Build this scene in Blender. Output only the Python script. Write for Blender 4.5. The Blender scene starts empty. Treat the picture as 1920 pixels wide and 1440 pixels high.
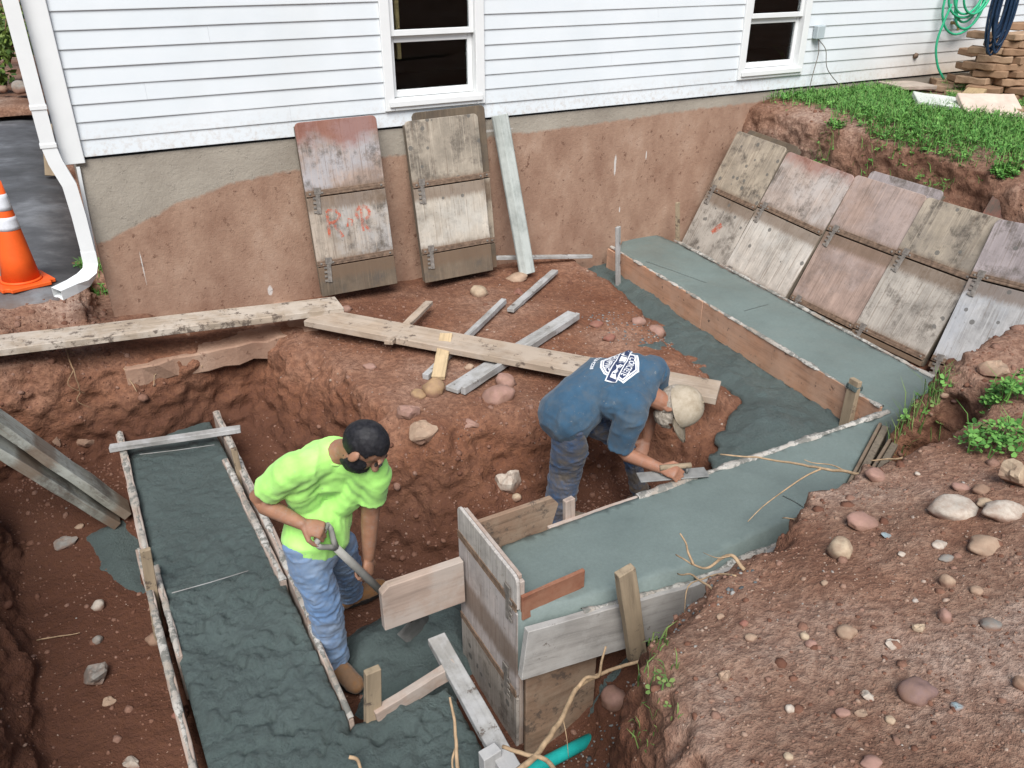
import bpy, bmesh, math, random
import numpy as np
from mathutils import Vector, Matrix
from mathutils.bvhtree import BVHTree

scene = bpy.context.scene
COL = scene.collection
random.seed(7)
RNG = np.random.default_rng(11)

# ------------------------------------------------------------------ camera
FPX = 1529.6
PITCH, YAW = 0.491969, 0.495634
CAM = np.array([-0.1075, -6.0461, 1.2037])
FWD = np.array([math.sin(YAW) * math.cos(PITCH), math.cos(YAW) * math.cos(PITCH), -math.sin(PITCH)])
RGT = np.array([math.cos(YAW), -math.sin(YAW), 0.0])
UPV = np.cross(RGT, FWD)
cam_data = bpy.data.cameras.new('camera')
cam = bpy.data.objects.new('camera', cam_data)
COL.objects.link(cam)
cam_data.sensor_width = 36.0
cam_data.lens = FPX / 1920.0 * 36.0
cam_data.clip_start = 0.05
cam_data.clip_end = 600.0
cam.matrix_world = Matrix(((RGT[0], UPV[0], -FWD[0], CAM[0]), (RGT[1], UPV[1], -FWD[1], CAM[1]),
                           (RGT[2], UPV[2], -FWD[2], CAM[2]), (0, 0, 0, 1)))
scene.camera = cam

# ------------------------------------------------------------------ light
SUN_EL, SUN_AZ = math.radians(51), math.radians(-152)     # azimuth clockwise from +Y: veiled sun behind the camera, a little left
world = bpy.data.worlds.new('World')
scene.world = world
world.use_nodes = True
wn = world.node_tree
wn.nodes.clear()
sky = wn.nodes.new('ShaderNodeTexSky')
sky.sky_type = 'NISHITA'
sky.sun_disc = False
sky.sun_elevation = SUN_EL
sky.sun_rotation = SUN_AZ
sky.air_density = 1.0
sky.dust_density = 2.0
sky.ozone_density = 0.5
bg = wn.nodes.new('ShaderNodeBackground')
bg.inputs['Strength'].default_value = 0.068
wo = wn.nodes.new('ShaderNodeOutputWorld')
wn.links.new(sky.outputs[0], bg.inputs[0])
wn.links.new(bg.outputs[0], wo.inputs[0])
sun_data = bpy.data.lights.new('sun', 'SUN')
sun_data.energy = 3.0
sun_data.angle = math.radians(38)
sun_data.color = (1.0, 0.99, 0.97)
sun = bpy.data.objects.new('sun', sun_data)
COL.objects.link(sun)
sdir = Vector((math.sin(SUN_AZ) * math.cos(SUN_EL), math.cos(SUN_AZ) * math.cos(SUN_EL), math.sin(SUN_EL)))
sun.rotation_euler = (-sdir).to_track_quat('-Z', 'Y').to_euler()
sun.location = (0, 0, 8)
scene.view_settings.view_transform = 'Standard'
scene.view_settings.look = 'None'
scene.view_settings.exposure = 0.6
scene.view_settings.gamma = 1.0
scene.cycles.max_bounces = 4
scene.cycles.diffuse_bounces = 2
scene.cycles.glossy_bounces = 2
scene.cycles.transmission_bounces = 4
scene.cycles.use_denoising = True

# ------------------------------------------------------------------ helpers
def ray(u, v):
    return CAM, FWD * FPX + RGT * (u - 960.0) + UPV * (720.0 - v)

def hit(u, v, n, d):
    o, r = ray(u, v)
    n = np.array(n, float)
    return o + r * ((d - o @ n) / (r @ n))

def Zp(u, v, z): return hit(u, v, (0, 0, 1), z)
def Yp(u, v, y): return hit(u, v, (0, 1, 0), y)
def Xp(u, v, x): return hit(u, v, (1, 0, 0), x)

def tag(o, label=None, cat=None, group=None, kind=None):
    if label: o['label'] = label
    if cat: o['category'] = cat
    if group: o['group'] = group
    if kind: o['kind'] = kind
    return o

def empty(name, loc=(0, 0, 0), label=None, cat=None, group=None):
    o = bpy.data.objects.new(name, None)
    o.empty_display_size = 0.1
    COL.objects.link(o)
    o.location = loc
    return tag(o, label, cat, group)

def link(name, me, mat=None, parent=None, smooth=False):
    o = bpy.data.objects.new(name, me)
    COL.objects.link(o)
    if mat is not None:
        me.materials.clear()
        me.materials.append(mat)
    if smooth:
        me.polygons.foreach_set('use_smooth', [True] * len(me.polygons))
    if parent is not None:
        o.parent = parent
        o.matrix_parent_inverse = Matrix.Identity(4)
    return o

def mesh_from(name, verts, faces):
    me = bpy.data.meshes.new(name)
    me.from_pydata([tuple(map(float, v)) for v in verts], [], [tuple(f) for f in faces])
    me.update()
    return me

def np_mesh(name, V, F):
    """fast mesh from numpy quads or triangles"""
    me = bpy.data.meshes.new(name)
    V = np.asarray(V, np.float32); F = np.asarray(F, np.int32)
    k = F.shape[1]
    me.vertices.add(len(V)); me.vertices.foreach_set('co', V.ravel())
    me.loops.add(F.size); me.loops.foreach_set('vertex_index', F.ravel())
    me.polygons.add(len(F))
    me.polygons.foreach_set('loop_start', np.arange(0, F.size, k, dtype=np.int32))
    me.polygons.foreach_set('loop_total', np.full(len(F), k, np.int32))
    me.update(calc_edges=True)
    me.validate()
    return me

def frame_from(p0, p1, up=(0, 0, 1)):
    """matrix with X along p0->p1, Z near up, origin p0"""
    p0 = Vector(p0); x = (Vector(p1) - p0); L = x.length; x.normalize()
    up = Vector(up)
    y = up.cross(x)
    if y.length < 1e-4: y = Vector((0, 1, 0)).cross(x)
    y.normalize(); z = x.cross(y)
    M = Matrix(((x.x, y.x, z.x, p0.x), (x.y, y.y, z.y, p0.y), (x.z, y.z, z.z, p0.z), (0, 0, 0, 1)))
    return M, L

def box_bm(bm, sx, sy, sz, M=None, cut=0, jit=0.0, rnd=None):
    """box 0..sx, -sy/2..sy/2, 0..sz with optional cuts along x and corner jitter"""
    n = cut + 1
    vs = []
    for i in range(n + 1):
        x = sx * i / n
        ring = []
        for (y, z) in ((-sy / 2, 0), (sy / 2, 0), (sy / 2, sz), (-sy / 2, sz)):
            c = Vector((x, y, z))
            if jit and rnd:
                c += Vector((0, rnd.uniform(-jit, jit), rnd.uniform(-jit, jit)))
            if M is not None: c = M @ c
            ring.append(bm.verts.new(c))
        vs.append(ring)
    for i in range(n):
        a, b = vs[i], vs[i + 1]
        for k in range(4):
            bm.faces.new((a[k], a[(k + 1) % 4], b[(k + 1) % 4], b[k]))
    bm.faces.new(vs[0][::-1]); bm.faces.new(vs[-1])
    return vs

def bm_mesh(name, bm, bevel=0.0, seg=1):
    bmesh.ops.recalc_face_normals(bm, faces=bm.faces)
    if bevel > 0:
        es = [e for e in bm.edges if len(e.link_faces) == 2 and e.calc_face_angle(0) > 0.6]
        bmesh.ops.bevel(bm, geom=es, offset=bevel, segments=seg, affect='EDGES', profile=0.6)
    me = bpy.data.meshes.new(name)
    bm.to_mesh(me); bm.free()
    return me

def tube(name, pts, rads, n=7, mat=None, parent=None, closed_ends=True):
    P = [Vector(p) for p in pts]
    bm = bmesh.new()
    rings = []
    prev = None
    for i, p in enumerate(P):
        t = (P[min(i + 1, len(P) - 1)] - P[max(i - 1, 0)]).normalized()
        if prev is None:
            a = t.cross(Vector((0.3, 0.2, 1)))
            if a.length < 1e-3: a = t.cross(Vector((1, 0, 0)))
        else:
            a = prev - t * prev.dot(t)
        a.normalize(); prev = a
        b = t.cross(a)
        r = rads[i] if hasattr(rads, '__len__') else rads
        rings.append([bm.verts.new(p + (a * math.cos(q) + b * math.sin(q)) * r) for q in [2 * math.pi * k / n for k in range(n)]])
    for i in range(len(rings) - 1):
        for k in range(n):
            bm.faces.new((rings[i][k], rings[i][(k + 1) % n], rings[i + 1][(k + 1) % n], rings[i + 1][k]))
    if closed_ends:
        bm.faces.new(rings[0][::-1]); bm.faces.new(rings[-1])
    me = bm_mesh(name, bm)
    return link(name, me, mat, parent, True)

def spline(pts, n=6):
    P = [np.array(p, float) for p in pts]
    P = [2 * P[0] - P[1]] + P + [2 * P[-1] - P[-2]]
    out = []
    for i in range(1, len(P) - 2):
        for k in range(n):
            t = k / n
            out.append(0.5 * ((2 * P[i]) + (P[i + 1] - P[i - 1]) * t + (2 * P[i - 1] - 5 * P[i] + 4 * P[i + 1] - P[i + 2]) * t * t
                              + (3 * P[i] - P[i - 1] - 3 * P[i + 1] + P[i + 2]) * t ** 3))
    out.append(P[-2])
    return out

# numpy value noise ---------------------------------------------------
def vnoise(P, seed=0):
    P = np.asarray(P, np.float64)
    I = np.floor(P).astype(np.int64)
    f = P - I
    f = f * f * f * (f * (f * 6 - 15) + 10)
    def h(ix, iy, iz):
        n = (ix * 374761393 + iy * 668265263 + iz * 2147483647 + seed * 974634541) & 0xFFFFFFFF
        n = ((n ^ (n >> 13)) * 1274126177) & 0xFFFFFFFF
        n = ((n ^ (n >> 16)) * 2246822519) & 0xFFFFFFFF
        n = n ^ (n >> 15)
        return (n & 0xFFFF) / 32767.5 - 1.0
    x, y, z = I[:, 0], I[:, 1], I[:, 2]
    fx, fy, fz = f[:, 0], f[:, 1], f[:, 2]
    r = 0
    for dx in (0, 1):
        wx = fx if dx else 1 - fx
        for dy in (0, 1):
            wy = fy if dy else 1 - fy
            for dz in (0, 1):
                wz = fz if dz else 1 - fz
                r = r + wx * wy * wz * h(x + dx, y + dy, z + dz)
    return r

def fbm(P, scale, octv=3, seed=0, gain=0.5):
    P = np.asarray(P) / scale
    a, s, t = 1.0, 0, 0
    for i in range(octv):
        s = s + a * vnoise(P * (2.03 ** i) + 17.3 * i, seed + i)
        t += a; a *= gain
    return s / t

def sstep(a, b, x):
    t = np.clip((x - a) / (b - a), 0, 1)
    return t * t * (3 - 2 * t)

def poly_sd(X, Y, poly):
    """signed distance, negative inside"""
    P = np.array(poly, float)[:, :2]
    d = np.full(X.shape, 1e9); inside = np.zeros(X.shape, bool)
    for i in range(len(P)):
        a, b = P[i], P[(i + 1) % len(P)]
        e = b - a
        wx, wy = X - a[0], Y - a[1]
        t = np.clip((wx * e[0] + wy * e[1]) / (e @ e), 0, 1)
        d = np.minimum(d, (wx - e[0] * t) ** 2 + (wy - e[1] * t) ** 2)
        c = ((a[1] > Y) != (b[1] > Y))
        with np.errstate(divide='ignore', invalid='ignore'):
            xi = (b[0] - a[0]) * (Y - a[1]) / (b[1] - a[1] if b[1] != a[1] else 1e-9) + a[0]
        inside ^= c & (X < xi)
    d = np.sqrt(d)
    return np.where(inside, -d, d)

def remesh(me_or_obj, voxel, smooth_iter=0, name='m'):
    """voxel remesh of a mesh; returns new mesh (no operators)"""
    o = bpy.data.objects.new('tmp', me_or_obj)
    COL.objects.link(o)
    m = o.modifiers.new('r', 'REMESH'); m.mode = 'VOXEL'; m.voxel_size = voxel; m.adaptivity = 0
    if smooth_iter:
        s = o.modifiers.new('s', 'SMOOTH'); s.factor = 0.5; s.iterations = smooth_iter
    dg = bpy.context.evaluated_depsgraph_get()
    dg.update()
    ev = o.evaluated_get(dg)
    me = bpy.data.meshes.new_from_object(ev)
    bpy.data.objects.remove(o)
    me.name = name
    return me

def mesh_np(me):
    n = len(me.vertices)
    V = np.empty(n * 3, np.float32); me.vertices.foreach_get('co', V); V = V.reshape(-1, 3).astype(float)
    N = np.empty(n * 3, np.float32); me.vertices.foreach_get('normal', N); N = N.reshape(-1, 3).astype(float)
    return V, N

# ------------------------------------------------------------------ materials
class NT:
    def __init__(s, name, rough=0.8, spec=0.3):
        s.m = bpy.data.materials.new(name); s.m.use_nodes = True
        s.t = s.m.node_tree; s.t.nodes.clear()
        s.out = s.t.nodes.new('ShaderNodeOutputMaterial')
        s.b = s.t.nodes.new('ShaderNodeBsdfPrincipled')
        s.t.links.new(s.b.outputs[0], s.out.inputs[0])
        s.b.inputs['Roughness'].default_value = rough
        s.b.inputs['Specular IOR Level'].default_value = spec
        s.co = s.t.nodes.new('ShaderNodeTexCoord')
        s.src = s.co.outputs['Object']
        s._nrm = None
    def n(s, typ, **kw):
        nd = s.t.nodes.new(typ)
        for k, v in kw.items(): setattr(nd, k, v)
        return nd
    def L(s, a, b): s.t.links.new(a, b)
    def world(s):
        g = s.n('ShaderNodeNewGeometry'); s.src = g.outputs['Position']; return s
    def mapped(s, scale=(1, 1, 1), rot=(0, 0, 0), loc=(0, 0, 0), src=None):
        m = s.n('ShaderNodeMapping'); m.inputs['Scale'].default_value = scale; m.inputs['Rotation'].default_value = rot; m.inputs['Location'].default_value = loc
        s.L(src or s.src, m.inputs[0]); return m.outputs[0]
    def noise(s, scale, det=6, rough=0.6, vec=None, dist=0.0):
        t = s.n('ShaderNodeTexNoise'); t.inputs['Scale'].default_value = scale; t.inputs['Detail'].default_value = det
        t.inputs['Roughness'].default_value = rough; t.inputs['Distortion'].default_value = dist
        s.L(vec or s.src, t.inputs['Vector']); return t.outputs['Fac']
    def voro(s, scale, vec=None, feature='F1', out='Distance', rnd=1.0):
        t = s.n('ShaderNodeTexVoronoi', feature=feature); t.inputs['Scale'].default_value = scale; t.inputs['Randomness'].default_value = rnd
        s.L(vec or s.src, t.inputs['Vector']); return t.outputs[out]
    def ramp(s, fac, stops, interp='LINEAR'):
        r = s.n('ShaderNodeValToRGB'); r.color_ramp.interpolation = interp
        e = r.color_ramp.elements
        while len(e) < len(stops): e.new(0.5)
        for i, (p, c) in enumerate(stops):
            e[i].position = p; e[i].color = (c[0], c[1], c[2], 1) if hasattr(c, '__len__') else (c, c, c, 1)
        s.L(fac, r.inputs[0]); return r.outputs[0]
    def mix(s, fac, a, b, mode='MIX'):
        m = s.n('ShaderNodeMix', data_type='RGBA', blend_type=mode)
        for sock, v in ((m.inputs[0], fac), (m.inputs[6], a), (m.inputs[7], b)):
            if hasattr(v, 'links') or isinstance(v, bpy.types.NodeSocket): s.L(v, sock)
            elif hasattr(v, '__len__'): sock.default_value = (v[0], v[1], v[2], 1)
            else: sock.default_value = v
        return m.outputs[2]
    def math(s, op, a, b=0.0, clamp=False):
        m = s.n('ShaderNodeMath', operation=op); m.use_clamp = clamp
        for sock, v in ((m.inputs[0], a), (m.inputs[1], b)):
            if isinstance(v, bpy.types.NodeSocket): s.L(v, sock)
            else: sock.default_value = v
        return m.outputs[0]
    def sep(s, vec=None):
        x = s.n('ShaderNodeSeparateXYZ'); s.L(vec or s.src, x.inputs[0]); return x.outputs
    def col(s, c):
        if isinstance(c, bpy.types.NodeSocket): s.L(c, s.b.inputs['Base Color'])
        else: s.b.inputs['Base Color'].default_value = (c[0], c[1], c[2], 1)
        return s
    def rough(s, r):
        if isinstance(r, bpy.types.NodeSocket): s.L(r, s.b.inputs['Roughness'])
        else: s.b.inputs['Roughness'].default_value = r
        return s
    def bump(s, h, strength=0.5, dist=0.01):
        b = s.n('ShaderNodeBump'); b.inputs['Strength'].default_value = strength; b.inputs['Distance'].default_value = dist
        s.L(h, b.inputs['Height'])
        if s._nrm is not None: s.L(s._nrm, b.inputs['Normal'])
        s._nrm = b.outputs[0]
        for l in list(s.b.inputs['Normal'].links): s.t.links.remove(l)
        s.L(s._nrm, s.b.inputs['Normal']); return s
    def rand(s):
        o = s.n('ShaderNodeObjectInfo'); return o.outputs['Random']

def m_plain(name, c, rough=0.6, var=0.12, scale=20, spec=0.3, bump=0.0):
    k = NT(name, rough, spec)
    f = k.noise(scale, 4)
    k.col(k.ramp(f, [(0.3, [x * (1 - var) for x in c]), (0.7, [min(1, x * (1 + var)) for x in c])]))
    if bump: k.bump(k.noise(scale * 3, 4), bump, 0.004)
    return k.m

def m_dirt():
    k = NT('red_soil', 0.95, 0.15).world()
    t = k.n('ShaderNodeTexNoise'); t.inputs['Scale'].default_value = 1.1; t.inputs['Detail'].default_value = 5; t.inputs['Roughness'].default_value = 0.62
    k.L(k.src, t.inputs['Vector'])
    ch = k.n('ShaderNodeSeparateColor'); k.L(t.outputs['Color'], ch.inputs[0])
    fine = k.noise(30, 4, 0.7)
    c = k.ramp(ch.outputs[0], [(0.36, (0.17, 0.068, 0.037)), (0.5, (0.25, 0.113, 0.064)), (0.64, (0.33, 0.172, 0.108))])
    # pale dried crust on level ground, moist clay where freshly cut
    g = k.n('ShaderNodeNewGeometry'); nz = k.sep(g.outputs['Normal'])[2]
    dry = k.math('MULTIPLY', k.ramp(nz, [(0.5, 0.1), (0.92, 1)]), k.ramp(ch.outputs[1], [(0.42, 0), (0.6, 1)]))
    # topsoil has dried; deeper down pit shade is painted in with the moist tone
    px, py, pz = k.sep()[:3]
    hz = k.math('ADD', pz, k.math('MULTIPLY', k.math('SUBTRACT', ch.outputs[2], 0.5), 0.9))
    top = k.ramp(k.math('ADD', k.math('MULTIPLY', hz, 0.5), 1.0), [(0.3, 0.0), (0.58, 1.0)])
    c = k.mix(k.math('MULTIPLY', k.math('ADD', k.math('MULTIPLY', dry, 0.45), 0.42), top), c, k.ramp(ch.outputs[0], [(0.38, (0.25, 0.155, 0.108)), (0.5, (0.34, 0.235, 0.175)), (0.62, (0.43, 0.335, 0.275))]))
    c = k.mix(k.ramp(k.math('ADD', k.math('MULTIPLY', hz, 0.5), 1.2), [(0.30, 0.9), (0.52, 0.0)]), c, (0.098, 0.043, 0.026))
    c = k.mix(k.ramp(fine, [(0.42, 0.55), (0.6, 0.0)]), c, (0.11, 0.05, 0.034))
    k.col(c)
    k.bump(fine, 1.0, 0.022)
    return k.m

def m_concrete(name, c=(0.108, 0.155, 0.143), lump=0.0, rough=0.55):
    k = NT(name, rough, 0.4).world()
    f = k.noise(1.6, 6, 0.6); g = k.noise(60, 5, 0.7)
    col = k.ramp(f, [(0.3, [x * 0.84 for x in c]), (0.7, [x * 1.18 for x in c])])
    col = k.mix(k.ramp(g, [(0.35, 0.3), (0.65, 0)]), col, [x * 0.62 for x in c])
    k.col(col)
    k.rough(k.ramp(k.noise(2.6, 4, 0.6, vec=k.mapped((1, 1, 1), loc=(4, 2, 0))), [(0.4, rough - 0.2), (0.62, rough + 0.15)]))
    if lump:
        k.bump(k.noise(75, 5, 0.78), lump, 0.03)
    else:
        k.bump(k.noise(9, 5, 0.6), 0.25, 0.012)
        h = k.voro(16); pit = k.ramp(h, [(0.03, 0), (0.09, 1)])
        k.bump(pit, 0.25, 0.004)
        k.bump(k.noise(180, 4, 0.7), 0.3, 0.0025)
    return k.m

def m_wood(name, c, grain=1.0, stain=None, stain_amt=0.5, mud=0.25, axis='X', rough=0.85):
    """sawn board: grain along local X, optional stain and mud splashes"""
    k = NT(name, rough, 0.2)
    r = k.rand()
    off = k.n('ShaderNodeVectorMath', operation='ADD'); k.L(k.src, off.inputs[0])
    cmb = k.n('ShaderNodeCombineXYZ'); k.L(k.math('MULTIPLY', r, 37.0), cmb.inputs[0]); k.L(k.math('MULTIPLY', r, 19.0), cmb.inputs[1]); k.L(cmb.outputs[0], off.inputs[1])
    s = off.outputs[0]
    v = k.mapped((1.2, 16, 16), src=s)
    g = k.noise(2.2, 8, 0.65, vec=v, dist=0.4)
    col = k.ramp(g, [(0.28, [x * 0.6 for x in c]), (0.5, c), (0.75, [min(1, x * 1.22) for x in c])])
    big = k.noise(2.6, 4, 0.6, vec=s)
    col = k.mix(k.ramp(big, [(0.35, 0.45), (0.62, 0)]), col, [x * 0.55 for x in c])
    if stain is not None:
        col = k.mix(k.math('MULTIPLY', k.ramp(k.noise(4.5, 7, 0.7, vec=s), [(0.42, 0), (0.58, 1)]), stain_amt), col, stain)
    if mud:
        mu = k.ramp(k.noise(11, 8, 0.75, vec=s), [(0.62 - mud * 0.25, 0), (0.66 - mud * 0.2, 1)])
        col = k.mix(k.math('MULTIPLY', mu, 0.85), col, (0.1, 0.075, 0.06))
    k.col(col)
    k.bump(g, 0.4, 0.004); k.bump(k.noise(90, 4, 0.7, vec=s), 0.3, 0.002)
    return k.m
# ------------------------------------------------------------------ ground
TOPF, TOPL = -1.25, -1.72          # top of the upper and of the lower footing

def grade(X, Y):
    zB = -0.95 + 0.26 * (-4.0 - Y) + 0.12 * (X - 2.5)
    zB = np.clip(zB, -1.25, -0.42)
    zE = -0.07 - 0.012 * (X - 5.5) + 0.0 * Y
    zE = zE - 0.1 * sstep(-1.0, -3.0, Y) - 0.13 * sstep(6.05, 5.5, X)
    z = zB + (zE - zB) * sstep(4.7, 5.7, X + 0.25 * (Y + 3.5))
    w = sstep(-0.2, -0.9, X) * sstep(-4.6, -3.6, Y)
    z = z + (-0.96 + 0.4 * sstep(-0.9, -2.0, Y) - z) * np.maximum(w, sstep(-0.6, 0.2, Y) * sstep(0.4, -0.1, X))  # raises the unseen west bank top to shade the left pit
    return z

def carve(h, X, Y, poly, floor, w):
    d = poly_sd(X, Y, poly)
    t = sstep(0, 1, d / w)
    return np.where(d <= 0, np.minimum(floor, h), np.minimum(h, floor + (h - floor) * t))

E_POLY = [(-0.16, 0.6), (4.98, 0.6), (4.88, -3.15), (4.6, -3.36), (3.95, -3.47), (3.6, -3.6), (3.45, -3.75), (3.72, -3.78), (3.7, -3.98), (3.3, -4.06), (2.95, -4.08), (2.6, -4.06), (2.4, -4.02), (1.75, -4.12), (1.25, -4.32), (0.95, -4.65),
          (0.75, -5.3), (-1.15, -5.3), (-1.22, -1.3), (-1.7, -0.95), (-1.7, -0.22), (-0.3, -0.2), (-0.16, -0.2)]
R_PX = [(1085, 498), (1150, 480), (1300, 440), (1900, 700), (1560, 930), (1345, 885), (1330, 845), (1360, 795), (1405, 748), (1330, 700), (1262, 650), (1228, 600), (1190, 560), (1140, 535)]
R_POLY = [Zp(u, v, -1.47)[:2] for u, v in R_PX]
P_POLY = [(-0.84, -1.25), (-1.5, -0.95), (-1.5, -0.62), (-0.9, -0.66), (0.62, -0.66), (0.74, -1.1), (0.86, -1.7), (0.92, -2.3), (1.32, -2.62), (1.9, -2.62), (2.5, -2.68), (2.72, -2.85), (2.72, -3.45), (1.0, -3.55), (1.0, -4.3),
          (0.6, -5.2), (-0.72, -5.2), (-0.78, -3.0)]
T_POLY = [(0.95, -3.4), (4.3, -3.3), (3.6, -3.6), (3.45, -3.75), (3.68, -3.78), (3.66, -3.96), (3.3, -4.04), (2.95, -4.06), (2.6, -4.03), (2.4, -3.98), (1.85, -4.08), (1.3, -4.28), (0.95, -4.6)]

def height(X, Y):
    h = grade(X, Y)
    zI = -1.13 - 0.045 * X - 0.035 * np.abs(Y) + 0.05 * np.exp(-((X - 2.4) ** 2 + (Y + 1.1) ** 2) / 0.5)
    w = 0.2 + 0.55 * sstep(4.2, 4.9, X) - 0.05 * sstep(3, 1, X)
    w = np.where((X < 0.0) & (Y > -0.6), 0.07, w)
    w = w - 0.13 * sstep(2.2, 2.6, X) * sstep(4.7, 4.4, X) * sstep(-3.0, -3.3, Y)
    h = h + 0.12 * np.exp(-(((X - 4.15) / 0.6) ** 2 + ((Y + 3.72) / 0.18) ** 2))
    h = carve(h, X, Y, E_POLY, zI, w)
    h = carve(h, X, Y, R_POLY, np.full(X.shape, -1.5), 0.22)
    tf = -2.08 + 0.45 * sstep(1.15, 2.0, X)
    h = carve(h, X, Y, T_POLY, tf, 0.12)
    pf = -1.86 - 0.2 * sstep(-0.6, -1.8, Y) + 0.25 * sstep(1.25, 1.75, X)
    wp = 0.12 + 0.3 * sstep(0.3, 0.9, X) + 0.4 * sstep(-0.6, -0.85, X) * sstep(-1.2, -1.5, Y)
    h = carve(h, X, Y, P_POLY, pf, wp)
    return h

def build_ground():
    x0, x1, y0, y1, s = -3.2, 10.4, -7.2, 0.9, 0.03
    nx, ny = int((x1 - x0) / s) + 1, int((y1 - y0) / s) + 1
    X, Y = np.meshgrid(np.linspace(x0, x1, nx), np.linspace(y0, y1, ny), indexing='ij')
    P2 = np.stack([X.ravel(), Y.ravel(), 0 * X.ravel()], -1)
    wx = 0.06 * fbm(P2, 0.35, 3, 5).reshape(X.shape); wy = 0.06 * fbm(P2, 0.35, 3, 9).reshape(X.shape)
    H = height(X + wx, Y + wy)
    V = np.stack([X, Y, H], -1).reshape(-1, 3)
    idx = np.arange(nx * ny).reshape(nx, ny)
    F = [np.stack([idx[:-1, :-1], idx[1:, :-1], idx[1:, 1:], idx[:-1, 1:]], -1).reshape(-1, 4)]
    B = V.copy(); B[:, 2] = -2.75
    n = len(V)
    F.append((F[0] + n)[:, ::-1])
    for a in (idx[0, :][::-1], idx[-1, :], idx[:, 0], idx[:, -1][::-1]):
        F.append(np.stack([a[:-1], a[:-1] + n, a[1:] + n, a[1:]], -1))
    me = np_mesh('tmp', np.concatenate([V, B]), np.concatenate(F))
    me = remesh(me, 0.022, 2, 'ground')
    V, N = mesh_np(me)
    steep = sstep(0.95, 0.5, N[:, 2])
    inpit = sstep(-0.4, -0.9, V[:, 2])
    bank = sstep(-3.9, -4.4, V[:, 1])
    grass = sstep(5.6, 5.9, V[:, 0]) * sstep(-3.2, -2.6, V[:, 1])
    n1 = fbm(V, 0.33, 3, 21); n2 = fbm(V, 0.11, 3, 31); n3 = 1 - 2 * np.abs(fbm(V, 0.16, 3, 41))
    amp = 0.022 + 0.05 * steep
    d = n1 * amp + n2 * (0.010 + 0.022 * steep) + (n3 - 0.3) * (0.004 + 0.035 * steep * inpit)
    d += (0.006 + 0.012 * steep) * fbm(V, 0.06, 3, 77) + 0.012 * steep * (1 - 2 * np.abs(fbm(V, 0.07, 2, 83)) - 0.3)
    d *= (1 - 0.7 * grass)
    # keep the strip along the wall and the beds of the footings calm
    V2 = V + N * d[:, None]
    # cut away bottom and skirts
    nf = len(me.polygons)
    F = np.empty(nf * 4, np.int32)
    lt = np.empty(nf, np.int32); me.polygons.foreach_get('loop_total', lt)
    me.loops.foreach_get('vertex_index', F) if (lt == 4).all() else None
    F = F.reshape(-1, 4)
    bad = (V[:, 2] < -2.6) | (V[:, 0] < x0 + 0.03) | (V[:, 0] > x1 - 0.03) | (V[:, 1] < y0 + 0.03) | (V[:, 1] > y1 - 0.03)
    F = F[~bad[F].any(1)]
    used = np.unique(F); mp = np.full(len(V), -1); mp[used] = np.arange(len(used))
    V3 = V2[used]; F3 = mp[F]
    # far sheet round the worked area, out to the horizon
    gx = np.array([-300, -120, -50, -20, -8, -5, x0 + 0.06, 0, 3, 6, x1 - 0.06, 14, 25, 60, 300.])
    gy = np.array([-300, -120, -50, -20, -10, y0 + 0.06, -5, -2.5, -1, y1 - 0.06, 3, 8, 20, 60, 300.])
    GX, GY = np.meshgrid(gx, gy, indexing='ij')
    GH = grade(np.clip(GX, x0, x1), np.clip(GY, y0, y1)) - 0.02
    m = len(V3)
    gi = np.arange(len(gx) * len(gy)).reshape(len(gx), len(gy))
    gf = []
    for i in range(len(gx) - 1):
        for j in range(len(gy) - 1):
            if gx[i] >= x0 and gx[i + 1] <= x1 and gy[j] >= y0 and gy[j + 1] <= y1: continue
            gf.append((gi[i, j] + m, gi[i + 1, j] + m, gi[i + 1, j + 1] + m, gi[i, j + 1] + m))
    V4 = np.concatenate([V3, np.stack([GX, GY, GH], -1).reshape(-1, 3)])
    F4 = np.concatenate([F3, np.array(gf)])
    me2 = np_mesh('ground', V4, F4)
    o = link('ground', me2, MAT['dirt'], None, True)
    tag(o, kind='structure')
    return o, BVHTree.FromPolygons([Vector(v) for v in V3], F3.tolist())

MAT = {}
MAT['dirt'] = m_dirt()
ground, GBVH = build_ground()

def gcast(u, v):
    o, r = ray(u, v)
    loc, nrm, i, d = GBVH.ray_cast(Vector(o), Vector(r).normalized())
    return (loc, nrm) if loc else (Vector(Zp(u, v, -1.2)), Vector((0, 0, 1)))

def gz(x, y):
    loc, nrm, i, d = GBVH.ray_cast(Vector((x, y, 3)), Vector((0, 0, -1)))
    return loc.z if loc else -1.2
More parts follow.
